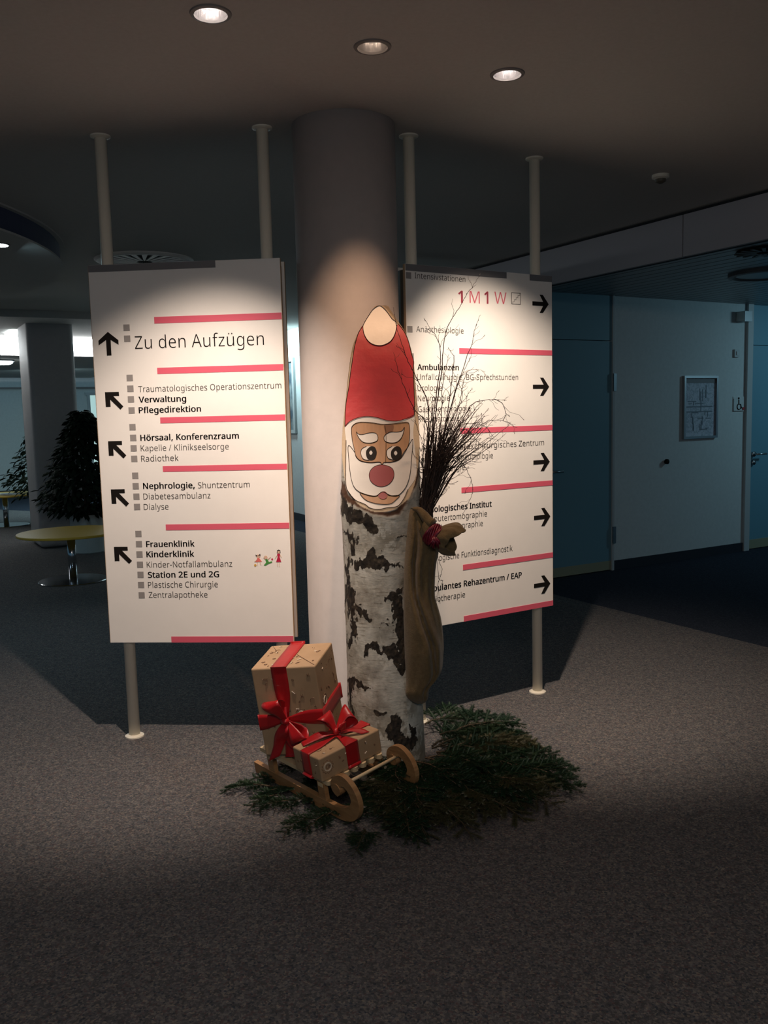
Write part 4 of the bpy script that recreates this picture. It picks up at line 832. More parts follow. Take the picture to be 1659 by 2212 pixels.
for a, b in zip(RP[:-1], RP[1:]): rim = np.minimum(rim, segd(a, b, 22/3.814, U+wx*.25, V+wy*.25))
rim = np.clip(.5-rim/4.0, 0, 1)*front
peel = fbm(CX*5+2, CY*5+2, ZZ*16, 41)
rr = base_r+.006*bd1*(fbm(CX*14, CY*14, ZZ*50, 51))-.0008*np.clip((peel-.5)*5, 0, 1)-.0025*bd1+.0008*(fbm(CX*20, CY*20, ZZ*70, 61)-.5)-.002*rim
X = logx(ZZ)+rr*CX; Y = LY+rr*CY
yc = ycut(ZZ); cutm = (Y < yc) & (ZZ > 1.0)
dd = np.clip((yc-LY)/base_r, -1, 1); ch = np.sqrt(np.maximum(1-dd**2, 0))*base_r
X = np.where(cutm, logx(ZZ)+np.clip(rr*CX, -ch, ch), X); Y = np.where(cutm, yc, Y)
# above the chin, rows where the cut passes the back collapse smoothly
V3 = np.stack([X, Y, ZZ], -1).reshape(-1, 3); F3 = []
for i in range(len(zz)-1):
    for k in range(NT):
        k2 = (k+1) % NT; F3.append((i*NT+k, i*NT+k2, (i+1)*NT+k2, (i+1)*NT+k))
F3.append(tuple(range(NT))[::-1]); F3.append(tuple((len(zz)-1)*NT+k for k in range(NT)))
mb = mat('birch_bark', (.6, .58, .53), .75); t_ = mb.node_tree; b_ = t_.nodes['Principled BSDF']
def attr(n):
    a = nd(mb, 'ShaderNodeAttribute'); a.attribute_name = n; return a.outputs['Fac']
def mixc(f, a, b):
    m_ = nd(mb, 'ShaderNodeMix', data_type='RGBA'); t_.links.new(f, m_.inputs[0])
    for s, i in ((a, 6), (b, 7)):
        if isinstance(s, tuple): m_.inputs[i].default_value = (*s, 1)
        else: t_.links.new(s, m_.inputs[i])
    return m_.outputs[2]
def ramp(f, stops):
    r_ = nd(mb, 'ShaderNodeValToRGB'); e = r_.color_ramp.elements
    while len(e) < len(stops): e.new(.5)
    for el, (p, c) in zip(e, stops): el.position = p; el.color = (*c, 1)
    t_.links.new(f, r_.inputs[0]); return r_.outputs[0]
tc = nd(mb, 'ShaderNodeTexCoord')
def noi(sc_, st, det=6, ro=.6):
    mp = nd(mb, 'ShaderNodeMapping'); mp.inputs['Scale'].default_value = st; t_.links.new(tc.outputs['Object'], mp.inputs[0])
    n = nd(mb, 'ShaderNodeTexNoise', Scale=sc_, Detail=float(det), Roughness=ro); t_.links.new(mp.outputs[0], n.inputs['Vector']); return n.outputs[0]
n1 = noi(9, (1, 1, .8), 8, .62); white = ramp(n1, [(.30, (.20, .175, .135)), (.40, (.36, .335, .28)), (.50, (.52, .50, .43)), (.66, (.64, .63, .56))])
lent = ramp(noi(16, (1, 1, 9), 3), [(.60, (1, 1, 1)), (.68, (.38, .34, .28))])
mm = nd(mb, 'ShaderNodeMix', data_type='RGBA', blend_type='MULTIPLY'); mm.inputs[0].default_value = .8; t_.links.new(white, mm.inputs[6]); t_.links.new(lent, mm.inputs[7])
dk = ramp(noi(45, (1, 1, .8)), [(.35, (.008, .006, .004)), (.55, (.028, .020, .013)), (.75, (.10, .075, .045))])
nb = noi(70, (1, 1, 1)); madd = nd(mb, 'ShaderNodeMath', operation='ADD'); ms = nd(mb, 'ShaderNodeMath', operation='MULTIPLY_ADD')
t_.links.new(nb, ms.inputs[0]); ms.inputs[1].default_value = 1.0; ms.inputs[2].default_value = -.5
t_.links.new(attr('bark_dark'), madd.inputs[0]); t_.links.new(ms.outputs[0], madd.inputs[1])
st_ = nd(mb, 'ShaderNodeMapRange'); st_.inputs[1].default_value = .40; st_.inputs[2].default_value = .60; t_.links.new(madd.outputs[0], st_.inputs[0])
mot = ramp(noi(13, (1, 1, .75), 9, .68), [(.50, (0, 0, 0)), (.545, (1, 1, 1))]); mot2 = mixc(mot, mm.outputs[2], (.27, .245, .19))
mot3 = ramp(noi(5, (1, 1, .7), 5, .5), [(.45, (0, 0, 0)), (.6, (1, 1, 1))]); mot4 = mixc(mot3, mm.outputs[2], mot2)
c1 = mixc(st_.outputs[0], mot4, dk)
c2 = mixc(attr('rim'), c1, (.115, .052, .025)); c3 = mixc(attr('cut'), c2, (.42, .33, .22))
t_.links.new(c3, b_.inputs['Base Color'])
bp = nd(mb, 'ShaderNodeBump', Strength=.35, Distance=.004); t_.links.new(noi(40, (1, 1, 2)), bp.inputs['Height']); t_.links.new(bp.outputs[0], b_.inputs['Normal'])
logt = thing('birch_log', (LX, LY, 0), 'tall birch log with a painted bearded face under a red pointed cap', 'tree trunk')
lo = mesh('trunk', V3, F3, mb, logt, smooth=True)
for nm, A_ in (('bark_dark', bd1*(~cutm)), ('rim', rim*(~cutm)), ('cut', cutm.astype(float))):
    at = lo.data.attributes.new(nm, 'FLOAT', 'POINT'); at.data.foreach_set('value', A_.astype(np.float32).ravel())
def paint(name, pts, m, lift, sm=True, par=logt, crop=C5, n=5):
    P = [crop(*p) for p in pts]
    if sm: P = [tuple(p) for p in cspline(P, n)]
    bm = bmesh.new(); vs = [bm.verts.new((p[0], p[1], 0)) for p in P]; ed = [bm.edges.new((vs[i], vs[(i+1) % len(vs)])) for i in range(len(vs))]
    bmesh.ops.triangle_fill(bm, use_beauty=True, edges=ed)
    v0, v1 = min(p[1] for p in P), max(p[1] for p in P); u0, u1 = min(p[0] for p in P), max(p[0] for p in P)
    for q in np.arange(math.ceil(v0/6)*6, v1, 6): bmesh.ops.bisect_plane(bm, geom=bm.verts[:]+bm.edges[:]+bm.faces[:], plane_co=(0, q, 0), plane_no=(0, 1, 0))
    bm.verts.index_update(); VV = [face_pt(v.co.x, v.co.y, lift) for v in bm.verts]; FF = [tuple(v.index for v in f.verts) for f in bm.faces]
    bm.free(); return mesh(name, VV, FF, m, par, solid=.0012)
LINES = G()
def stroke(pts, w=.0016, lift=.0052, closed=False, crop=C5):
    P = [crop(*p) for p in pts]; P = cspline(P, 5) if closed else spline(P, 5)
    if closed: P = list(P)+[P[0]]
    LINES.tube([face_pt(p[0], p[1], lift) for p in P], w, 5)
HAT = [(372,285),(330,350),(305,430),(288,500),(270,620),(252,740),(238,860),(215,990),(203,1100),(198,1245),(240,1205),(310,1170),(400,1152),(500,1162),(600,1190),(690,1197),(770,1178),(862,1138),(864,1000),(858,850),(852,700),(856,625),(832,540),(805,430),(765,340),(712,270),(660,330),(540,400),(420,380)]
POM = [(530,96),(470,130),(420,200),(385,260),(372,300),(385,370),(420,430),(470,465),(535,476),(590,462),(640,430),(675,370),(692,300),(690,255),(650,222),(620,180),(580,130)]
WHT = [(200,1252),(240,1205),(310,1170),(400,1152),(500,1162),(600,1190),(690,1197),(770,1178),(862,1138),(852,1300),(866,1450),(884,1640),(868,1750),(800,1850),(760,1940),(700,2010),(610,2022),(520,2040),(440,2026),(390,1990),(300,1950),(240,1880),(212,1820),(205,1700),(208,1500),(210,1380)]
SKIN = [(262,1300),(270,1245),(330,1210),(450,1212),(560,1228),(680,1220),(790,1208),(815,1240),(818,1330),(805,1430),(760,1500),(720,1560),(640,1588),(575,1592),(553,1610),(530,1588),(440,1592),(350,1575),(305,1530),(290,1470),(272,1390)]
BRD = [(232,1432),(292,1494),(306,1540),(350,1580),(440,1596),(530,1592),(553,1614),(575,1594),(640,1592),(720,1566),(770,1500),(806,1436),(848,1372),(838,1530),(822,1700),(790,1810),(740,1880),(690,1912),(630,1905),(560,1872),(500,1910),(430,1905),(350,1880),(290,1830),(258,1740),(240,1600)]
MOU = [(345,1880),(430,1908),(500,1912),(560,1875),(630,1908),(720,1908),(680,1955),(640,1985),(580,1992),(500,1985),(420,1962),(370,1925)]
paint('white_hood', WHT, MT['white_p'], .0010, n=4)
paint('hat', HAT, MT['hatred'], .0014, n=4); paint('pompom', POM, MT['cream'], .0026)
paint('face', SKIN, MT['skin_p'], .0022); paint('chin', MOU, MT['skin_p'], .0022); paint('beard', BRD, MT['white_p'], .0032)
paint('eyebrow', [(308,1300),(330,1322),(370,1325),(430,1310),(490,1312),(514,1345),(505,1385),(450,1406),(380,1400),(335,1360)], MT['white_p'], .0034)
paint('eyebrow', [(768,1258),(745,1290),(700,1302),(640,1302),(590,1325),(572,1355),(585,1390),(640,1406),(700,1395),(745,1345)], MT['white_p'], .0034)
paint('eye', [(405,1438),(360,1465),(352,1510),(375,1558),(430,1572),(480,1560),(500,1500),(485,1448)], MT['white_p'], .0034)
paint('eye', [(650,1438),(605,1468),(596,1510),(615,1552),(665,1570),(720,1555),(742,1500),(722,1448)], MT['white_p'], .0034)
paint('pupil', [(450,1438),(410,1470),(400,1510),(415,1555),(445,1570),(485,1555),(503,1500),(488,1450)], MT['black'], .0046)
paint('pupil', [(690,1438),(650,1470),(638,1510),(650,1555),(685,1573),(728,1555),(743,1500),(728,1450)], MT['black'], .0046)
paint('eye_highlight', [(448,1480),(432,1500),(446,1522),(464,1502)], MT['white_p'], .0058); paint('eye_highlight', [(685,1483),(668,1504),(684,1526),(700,1505)], MT['white_p'], .0058)
paint('nose', [(550,1614),(470,1640),(432,1700),(445,1770),(500,1815),(560,1824),(620,1800),(660,1750),(668,1690),(640,1640)], MT['darkred'], .0046)
paint('mouth', [(575,1868),(530,1885),(518,1915),(540,1938),(575,1942),(600,1925),(602,1890)], MT['darkred'], .0046)
paint('crack_stain', [(575,1232),(660,1232),(655,1290),(620,1300),(600,1330),(585,1300)], mat('wood_stain', (.17, .075, .035), .7), .0034)
for P, cl in ((POM, 1), (HAT[9:18], 0), (SKIN, 1), (BRD, 1), (MOU, 1), (WHT[13:], 0), ([(308,1300),(330,1322),(370,1325),(430,1310),(490,1312),(514,1345),(505,1385),(450,1406),(380,1400),(335,1360)], 1),
              ([(768,1258),(745,1290),(700,1302),(640,1302),(590,1325),(572,1355),(585,1390),(640,1406),(700,1395),(745,1345)], 1), ([(405,1438),(360,1465),(352,1510),(375,1558),(430,1572)], 0), ([(650,1438),(605,1468),(596,1510),(615,1552),(665,1570)], 0),
              ([(550,1614),(470,1640),(432,1700),(445,1770),(500,1815),(560,1824),(620,1800),(660,1750),(668,1690),(640,1640)], 1)):
    stroke(P, closed=bool(cl), w=.0011)
stroke([(580,1240), (592,1330), (588,1600)], w=.0009, lift=.006)
stroke(HAT[:10], w=.0016, lift=.002); stroke(HAT[17:26], w=.0016, lift=.002)
LINES.obj('painted_outline', MT['line'], logt)

# ------------------------------------------------------------------ burlap sack
C8 = lambda x, y: (860+x/4.607, 1060+y/4.607)
rows = [(172,128,200,.012),(200,115,232,.02),(250,103,300,.035),(330,92,330,.045),(420,82,385,.055),(520,72,400,.06),(620,64,404,.06),(720,58,380,.06),(820,54,368,.062),(950,52,364,.065),(1060,50,366,.07),(1160,50,396,.075),(1260,50,425,.08),(1360,50,440,.085),
        (1470,52,452,.085),(1580,56,456,.085),(1680,60,448,.08),(1780,66,440,.075),(1860,72,400,.068),(1930,74,330,.06),(1990,62,302,.055),(2030,72,302,.045),(2070,110,298,.035),(2105,165,272,.02),(2116,200,240,.008)]
sack = thing('burlap_sack', on_y(*C8(250, 1200), 3.42), 'slim brown burlap sack tied at the top, hanging on the right of the birch log', 'sack')
SY = 3.405
ycs = np.array([r[0] for r in rows], float); lf = np.array([r[1] for r in rows], float); rt = np.array([r[2] for r in rows], float); dp = np.array([r[3] for r in rows])
NS, NA = 150, 72; V_ = []; F_ = []
yy = np.linspace(ycs[0], ycs[-1], NS); l_ = np.interp(yy, ycs, lf); r_ = np.interp(yy, ycs, rt); d_ = np.interp(yy, ycs, dp)
for k_ in range(3):
    l_[1:-1] = (l_[:-2]+l_[1:-1]*2+l_[2:])/4; r_[1:-1] = (r_[:-2]+r_[1:-1]*2+r_[2:])/4; d_[1:-1] = (d_[:-2]+d_[1:-1]*2+d_[2:])/4
for i in range(NS):
    pl = on_y(*C8(l_[i], yy[i]), SY); pr = on_y(*C8(r_[i], yy[i]), SY); c_ = (pl+pr)/2; hw = (pr[0]-pl[0])/2; t01 = i/(NS-1)
    fold_x = np.interp(yy[i], [172, 420, 700, 1000, 1300, 1500, 1800, 2116], [-.3, -.35, -.40, -.28, .05, .35, .55, .6])   # main diagonal crease
    f2 = np.interp(yy[i], [172, 420, 900, 1500, 2116], [.1, .45, .75, .85, .9])
    for k in range(NA):
        a = 2*math.pi*k/NA; sx_ = math.cos(a); sy_ = math.sin(a)
        y_ = sy_*d_[i]
        if sy_ < 0:
            amp = .040*min(1, t01*4)*min(1, (1-t01)*5)
            y_ += amp*math.exp(-((sx_-fold_x)/.10)**2)-amp*.5*math.exp(-((sx_-fold_x-.28)/.16)**2)-amp*.3*math.exp(-((sx_-fold_x+.3)/.2)**2)
            y_ += amp*.25*math.exp(-((sx_-f2)/.14)**2)
            y_ += .0015*math.sin(sx_*9+yy[i]*.006+1)+.005*math.sin(sx_*3-yy[i]*.005)
        V_.append((c_[0]+hw*sx_, SY+y_, c_[2]))
for i in range(NS-1):
    for k in range(NA): k2 = (k+1) % NA; F_.append((i*NA+k, i*NA+k2, (i+1)*NA+k2, (i+1)*NA+k))
F_.append(tuple(range(NA))); F_.append(tuple((NS-1)*NA+k for k in range(NA))[::-1])
o = mesh('sack_body', V_, F_, MT['burlap'], sack, smooth=True)
# gathered mouth flaring to the right
ax = [C8(255, 330), C8(310, 420), C8(360, 440), C8(430, 445), C8(500, 460), C8(560, 485)]
rad = [.032, .040, .032, .046, .058, .054]; V_ = []; F_ = []; NA2 = 64
axs = spline([on_y(u, v, SY-.055-.008*i) for i, (u, v) in enumerate(ax)], 8); rads = spline([np.array([r]) for r in rad], 8)
tdir = axs[-1]-axs[0]; tdir /= np.linalg.norm(tdir); sdir = np.cross(tdir, np.array([0, -1., 0])); sdir /= np.linalg.norm(sdir); ddir = np.cross(tdir, sdir)
nA = len(axs)
for i, p in enumerate(axs):
    t01 = i/(nA-1)
    for k in range(NA2):
        a = 2*math.pi*k/NA2; ruff = 1.04+.07*math.sin(3*a+.4)-(.05+.10*t01)*abs(math.sin(4.5*a))**.6
        r = float(rads[i][0])*ruff; e = .020*t01*t01*math.sin(2*a+.5)+.008*t01*abs(math.sin(4*a))
        V_.append(tuple(p+sdir*(r*1.12*math.cos(a))+ddir*(r*.72*math.sin(a))+tdir*e))
for i in range(nA-1):
    for k in range(NA2): k2 = (k+1) % NA2; F_.append((i*NA2+k, i*NA2+k2, (i+1)*NA2+k2, (i+1)*NA2+k))
F_.append(tuple(range(NA2)))
o = mesh('sack_mouth', V_, F_, MT['burlap'], sack, smooth=True, solid=.003)
# shoulder fold joining top of the sack to the knot
P = [on_y(*C8(a, b), SY-.03-.012*i) for i, (a, b) in enumerate([(150, 178), (205, 190), (250, 235), (300, 300), (345, 330)])]
G().tube(spline(P, 6), [float(x[0]) for x in spline([np.array([r]) for r in (.006, .012, .017, .020, .020)], 6)], 14).obj('sack_shoulder', MT['burlap'], sack, smooth=True)
# wine red tie
g = G(); pc = axs[int(nA*.38)]
for j in range(9):
    off = (j-4)*.0055; ring = []
    for k in range(25):
        a = 2*math.pi*k/24; r = .037*(1+.08*math.sin(3*a+j)); ring.append(pc+tdir*(off+.004*math.sin(a*2+j))+sdir*(r*1.10*math.cos(a))+ddir*(r*.85*math.sin(a)))
    g.tube(ring, .0042, 6)
for j in range(7):
    a0_ = pc-np.array([0, .033, 0]); e_ = a0_+np.array([(j-3)*.008, -.006, -.035-.006*(j % 3)]); g.tube([a0_, (a0_+e_)/2+np.array([.004, -.01, 0]), e_], [.0045, .005, .002], 6)
tag(g.obj('tie_ribbon', MT['magenta'], sack, smooth=True), 'wine red ribbon tied around the sack neck')

# ------------------------------------------------------------------ twig bundle (rod)
C4 = lambda x, y: (860+x/4.607, 640+y/4.607)
tw = thing('twig_bundle', on_y(918, 1120, 3.47), 'fan of thin dark birch twigs standing behind the sack beside the log', 'twigs')
rng = random.Random(11)
def twig(pts2d, y0, y1, r0=.0026, shoots=5, r1=.0006):
    n = len(pts2d); P = [on_y(u, v, y0+(y1-y0)*i/(n-1)) for i, (u, v) in enumerate(pts2d)]; P = spline(P, 5); m = len(P)
    g = G(); rads = [r0+(r1-r0)*(i/(m-1))**.8 for i in range(m)]
    P = [p+np.array([rng.uniform(-1, 1), rng.uniform(-1, 1), rng.uniform(-1, 1)])*.0016 for p in P]
    g.tube(P, rads, 5)
    for _ in range(shoots):
        i = rng.randint(int(m*.35), m-2); d = P[i+1]-P[i]; d /= np.linalg.norm(d)
        L = rng.uniform(.02, .10)*(1.2-i/m); side = np.array([rng.uniform(-1, 1), rng.uniform(-.5, .5), rng.uniform(-.6, .6)]); side -= d*(side@d); side /= np.linalg.norm(side)+1e-9
        q = [P[i], P[i]+(d+side*.5)*L*.4, P[i]+(d*.9+side*.8)*L*.75, P[i]+(d+side*.75)*L]; g.tube(q, [rads[i]*.7, rads[i]*.5, .0006, .0010 if rng.random() < .4 else .0004], 4)
    for _ in range(4):
        i = rng.randint(int(m*.4), m-1); g.tube([P[i]-np.array([0, 0, .003]), P[i], P[i]+np.array([0, 0, .003])], [.0003, rads[i]*1.5+.0004, .0003], 5)
    return g.obj('twig', MT['twig'], tw)
main = [[(280,2080),(330,1700),(375,1150),(425,800),(440,650),(455,480),(490,310),(585,150),(670,0),(735,-90),(775,-150),(815,-222)],
 [(300,2080),(400,1700),(500,1200),(590,900),(690,590),(735,470),(765,320),(818,180)], [(290,2080),(350,1700),(350,1250),(410,760),(420,520),(370,390),(300,290),(255,212)],
 [(285,2080),(380,1700),(430,1200),(440,900),(490,650),(505,575)], [(300,2080),(400,1700),(500,1100),(555,650),(535,570),(495,505)],
 [(270,2080),(300,1700),(300,1100),(200,850),(100,650),(50,510),(-20,300),(-45,110)], [(270,2080),(290,1650),(285,1280),(165,1130),(60,900),(0,740),(-45,560)],
 [(290,2060),(430,1650),(560,1350),(700,1200),(820,1060),(870,1035)], [(290,2060),(450,1600),(600,1330),(720,1090),(860,1035),(960,1028),(1080,1040)], [(960,1028),(1020,1050),(1060,1120),(1070,1190),(1040,1240)],
 [(300,2060),(480,1620),(650,1400),(800,1300),(900,1240),(1000,1232),(1090,1255),(1185,1310)], [(300,2060),(450,1600),(600,1300),(780,1270),(880,1310),(950,1400)], [(320,2040),(470,1700),(560,1600),(640,1660),(700,1760),(740,1880),(730,1980),(690,2080),(640,2180)],
 [(300,2060),(480,1600),(640,1340),(720,1360),(800,1450),(915,1555)], [(290,2050),(420,1600),(550,1180),(640,1050),(740,915)], [(300,2040),(430,1600),(600,1250),(660,1150),(690,990)],
 [(300,2040),(420,1750),(470,1720),(490,1830),(475,1935)], [(310,2040),(400,1850),(420,1870),(390,1990),(360,2060)], [(300,2060),(420,1500),(560,960),(660,730),(720,600),(730,525)],
 [(280,2080),(300,1600),(310,1200),(280,1000),(170,860)], [(280,2080),(290,1650),(240,1450),(180,1280),(150,1100)], [(280,2080),(350,1600),(500,1300),(640,1000),(600,860),(690,858)],
 [(300,2060),(440,1600),(600,1100),(650,850),(700,740),(790,728),(870,750)]]
for i, P in enumerate(main):
    twig([C4(*p) for p in P], 3.46, 3.46-rng.uniform(-.05, .10) if i not in (5, 6) else 3.36, .0028 if i < 9 else .0018, 6)
for i in range(86):
    bx = 235+rng.random()*100; ang = rng.gauss(.32, .30) ; L = rng.uniform(500, 1150)
    ex = bx+60+L*math.sin(ang)*.9; ey = 2080-L*math.cos(ang)
    mx_ = bx+(ex-bx)*.35+rng.uniform(-10, 10); my_ = 2080-(2080-ey)*.5
    twig([C4(bx, 2100+rng.uniform(0, 40)), C4(mx_, my_), C4((mx_+ex)/2+rng.uniform(-20, 20), (my_+ey)/2), C4(ex+rng.uniform(-40, 40), ey)], 3.46+rng.uniform(-.025, .03), 3.45+rng.uniform(-.09, .08), rng.uniform(.0018, .0036), rng.randint(3, 7))
for i in range(30):   # dense core
    bx = 190+rng.random()*150; ex = 330+rng.uniform(-60, 170); ey = rng.uniform(1250, 1600)
    twig([C4(bx, 2250), C4(bx+15, 2080), C4((bx+ex)/2, 1800), C4(ex, ey)], 3.46+rng.uniform(-.03, .03), 3.45+rng.uniform(-.05, .05), .0042, 3, .0014)
for P in ([(948,1208),(955,1235),(946,1262),(951,1304)], [(944,1212),(948,1250),(956,1255),(944,1285),(950,1300)]):
    twig(P, 3.42, 3.42, .0010, 1)

# ------------------------------------------------------------------ sled (slightly tilted frame)
O = np.array([-0.155, 2.993, 0.006]); az = math.radians(39.5); tl = math.radians(8.4)
eu = np.array([-math.sin(az), math.cos(az), 0])              # towards the rear
ew = np.array([math.cos(az)*math.cos(tl), math.sin(az)*math.cos(tl), math.sin(tl)])
en = np.cross(ew, eu); en /= np.linalg.norm(en)
S = lambda p, q, r: tuple(O+eu*p+ew*q+en*r)
sled = thing('sled', O+eu*.3+ew*.14, 'small pale wooden sled with curled runners in front of the birch log', 'sled')
WID = .285
prof = [(.625, .0275, .047), (.50, .027, .046), (.30, .027, .046), (.12, .027, .047), (.035, .030, .050), (-.030, .054, .052), (-.062, .098, .047), (-.050, .145, .043), (-.008, .170, .042), (.036, .154, .044), (.048, .126, .050), (.030, .106, .030)]
PR = spline([np.array(p) for p in prof], 6)
def runner(q0):
    g = G(); n = len(PR); L_ = []; R_ = []
    for i, p in enumerate(PR):
        d = PR[min(i+1, n-1)][:2]-PR[max(i-1, 0)][:2]; d /= np.linalg.norm(d); nn = np.array([-d[1], d[0]])
        L_.append(p[:2]+nn*p[2]/2); R_.append(p[:2]-nn*p[2]/2)
    b = []
    for i in range(n):
        for q in (q0, q0+.020):
            b.append(S(L_[i][0], q, L_[i][1])); b.append(S(R_[i][0], q, R_[i][1]))
    F = []
    for i in range(n-1):
        a = i*4; c = a+4; F += [(a, a+1, c+1, c), (a+2, c+2, c+3, a+3), (a, c, c+2, a+2), (a+1, a+3, c+3, c+1)]
    F += [(0, 2, 3, 1), ((n-1)*4, (n-1)*4+1, (n-1)*4+3, (n-1)*4+2)]
    g.add(b, F); return g.obj('runner', MT['wood'], sled, bevel=.002)
r1 = runner(0); r2 = runner(WID-.02)
for r__, q0 in ((r1, -.0), (r2, WID-.02)):
    G().tube([S(.036, q0-.003, .126), S(.036, q0+.023, .126)], .022, 18).obj('scroll_end', MT['wood'], r__, smooth=False)
for p in (.145, .49):
    for q0 in (.002, WID-.020):
        G().box(p-.022, p+.022, q0, q0+.018, .045, .118, lambda a: S(*a)).obj('post', MT['wood'], sled, bevel=.0015)
    G().box(p-.015, p+.015, .0, WID, .100, .116, lambda a: S(*a)).obj('cross_rail', MT['wood2'], sled, bevel=.001)
for k in range(7):
    q0 = .004+k*(WID-.008)/7; w_ = (WID-.008)/7*.68
    g = G(); out = [(.56, q0), (.56, q0+w_)]+[(.108-.014*math.cos(a), q0+w_/2+w_/2*math.sin(a)) for a in np.linspace(math.pi/2, -math.pi/2, 8)]
    g.prism(out, .116, .133, lambda a, b, d: S(a, b, d)); g.obj('slat', MT['wood2'], sled)
G().tube([S(.020, .01, .140), S(.020, WID-.01, .140)], .0062, 12).obj('dowel', MT['wood2'], sled, smooth=True)

# ------------------------------------------------------------------ gifts
def ribbon(name, P, Wd, width, m, par, n=6, twist=None):
    P = [np.array(p, float) for p in P]; Wd = [np.array(w, float) for w in Wd]; width = [width]*len(P) if np.isscalar(width) else width
    Q = spline([np.concatenate([p, w/np.linalg.norm(w), [x]]) for p, w, x in zip(P, Wd, width)], n); g = G(); b = []
    for q in Q:
        w = q[3:6]/(np.linalg.norm(q[3:6])+1e-9)*q[6]/2; nn = np.zeros(3)
        for s in (-1, -.5, 0, .5, 1): b.append(q[:3]+w*s)
    F = [(i*5+k, i*5+k+1, (i+1)*5+k+1, (i+1)*5+k) for i in range(len(Q)-1) for k in range(4)]
    return mesh(name, b, F, m, par, smooth=True, solid=.0010)
def gift(label, org, X_, Y_, Z_, w, d, h, seed, bands, knob, motifs):
    X_, Y_, Z_ = [np.array(a)/np.linalg.norm(a) for a in (X_, Y_, Z_)]
    B = lambda x, y, z: np.array(org)+X_*x+Y_*y+Z_*z
    root = thing('gift_box', B(w/2, d/2, 0), label, 'gift')
    g = G().box(0, w, 0, d, 0, h, lambda p: tuple(B(*p))); o = g.obj('box', MT['kraft'], root, bevel=.006); o.modifiers['b'].segments = 3
    rr_ = random.Random(seed); gd = G(); gw = G()
    faces = [(lambda a, b, e: B(a, -e, b), w, h), (lambda a, b, e: B(w+e, a, b), d, h), (lambda a, b, e: B(-e, a, b), d, h), (lambda a, b, e: B(a, b, h+e), w, d)]
    for fi, (ff, fw_, fh_) in enumerate(faces):
        for k in range(int(motifs*fw_*fh_*170)):
            a, b = rr_.uniform(.02, fw_-.02), rr_.uniform(.02, fh_-.02); kind = rr_.choice(['ring', 'star', 'star', 'arc', 'twig', 'dots', 'bar']); s_ = rr_.uniform(.006, .013); rt_ = rr_.uniform(0, 6.28)
            R = lambda x, y: (a+x*math.cos(rt_)-y*math.sin(rt_), b+x*math.sin(rt_)+y*math.cos(rt_))
            P3 = lambda pts, e=.0009: [ff(*R(*p), e) for p in pts]
            tb = lambda G_, pts, r_=.0007: G_.tube(P3(pts), r_, 4)
            if a < .025 or b < .025 or a > fw_-.025 or b > fh_-.025: s_ *= .6
            if kind == 'ring': tb(gd, [(s_*.5*math.cos(t), s_*.5*math.sin(t)) for t in np.linspace(0, 6.28, 12)], .0010)
            elif kind == 'star':
                for j in range(3): t = j*math.pi/3; tb(gd, [(-s_*.7*math.cos(t), -s_*.7*math.sin(t)), (s_*.7*math.cos(t), s_*.7*math.sin(t))], .0008)
            elif kind == 'arc': tb(gd, [(s_*math.cos(t), s_*math.sin(t)) for t in np.linspace(0, 2.4, 8)], .0009)
            elif kind == 'twig':
                tb(gd, [(-s_, 0), (s_, 0)]); [tb(gd, [(x*s_, 0), (x*s_+.4*s_, y*s_)]) for x in (-.5, 0, .5) for y in (-.5, .5)]
            elif kind == 'dots': [tb(gd, [(x*s_, y*s_), (x*s_+.0015, y*s_)], .0011) for x, y in ((-.8, 0), (0, .4), (.7, -.3))]
            else:
                tb(gw, [(-s_*.7, -.002), (s_*.7, .002)], .0022); tb(gd, [(-s_*.7, .003), (s_*.7, .007)], .0007)
        for k in range(1 if fi < 2 else 0):     # one large scalloped cookie print
            a, b = knob[fi]; Rr = .024
            if a < 0: continue
            sc_ = [(a+Rr*(1+.10*math.cos(12*t))*math.cos(t), b+Rr*(1+.10*math.cos(12*t))*math.sin(t)) for t in np.linspace(0, 6.283, 60)]
            gd.tube([ff(x, y, .0007) for x, y in sc_], .0010, 4)
            gw.tube([ff(a+Rr*.62*math.cos(t), b+Rr*.62*math.sin(t), .0006) for t in np.linspace(0, 6.283, 30)], .0028, 4)
            gd.tube([ff(a+Rr*.3*math.cos(t), b+Rr*.3*math.sin(t), .0008) for t in np.linspace(0, 6.283, 14)], .0009, 4)
    gd.obj('brown_print', MT['motif'], root)['kind'] = 'stuff'; gw.obj('pale_print', MT['motifw'], root)['kind'] = 'stuff'
    return root, B, X_, Y_, Z_
# -- large gift at the rear of the sled
up_ = en
Xb = np.array([math.cos(math.radians(-12.4)), math.sin(math.radians(-12.4)), 0]); Xb = Xb-up_*(Xb@up_); Yb = np.cross(up_, Xb)
big_org = np.array([-.4817, 3.2945, .15])
w, d, h = .2577, .2417, .359
big, B, X_, Y_, Z_ = gift('tall kraft paper gift with red satin ribbon standing at the rear of the sled', big_org, Xb, Yb, up_, w, d, h, 5, None, [(.175, .165), (.05, .20)], 2.6)
e = .0025; xc = .113; bw = .062
loop = [B(xc, -e, .16), B(xc, -e, h*.7), B(xc, -e, h-.004), B(xc, .006, h+e), B(xc, d*.5, h+e), B(xc, d-.006, h+e), B(xc, d+e, h-.004), B(xc, d+e, h*.5), B(xc, d+e, 0.01), B(xc, d*.5, -.001), B(xc, .0, -.001), B(xc, -e, .01), B(xc, -e, .14)]
ribbon('ribbon_band', [loop[0]-Y_*.004]+loop[1:-1]+[loop[-1]-Y_*.004], [X_]*13, [.022, .058, .062]+[.062]*8+[.058, .024], MT['satin'], big, 4)
zc = .152
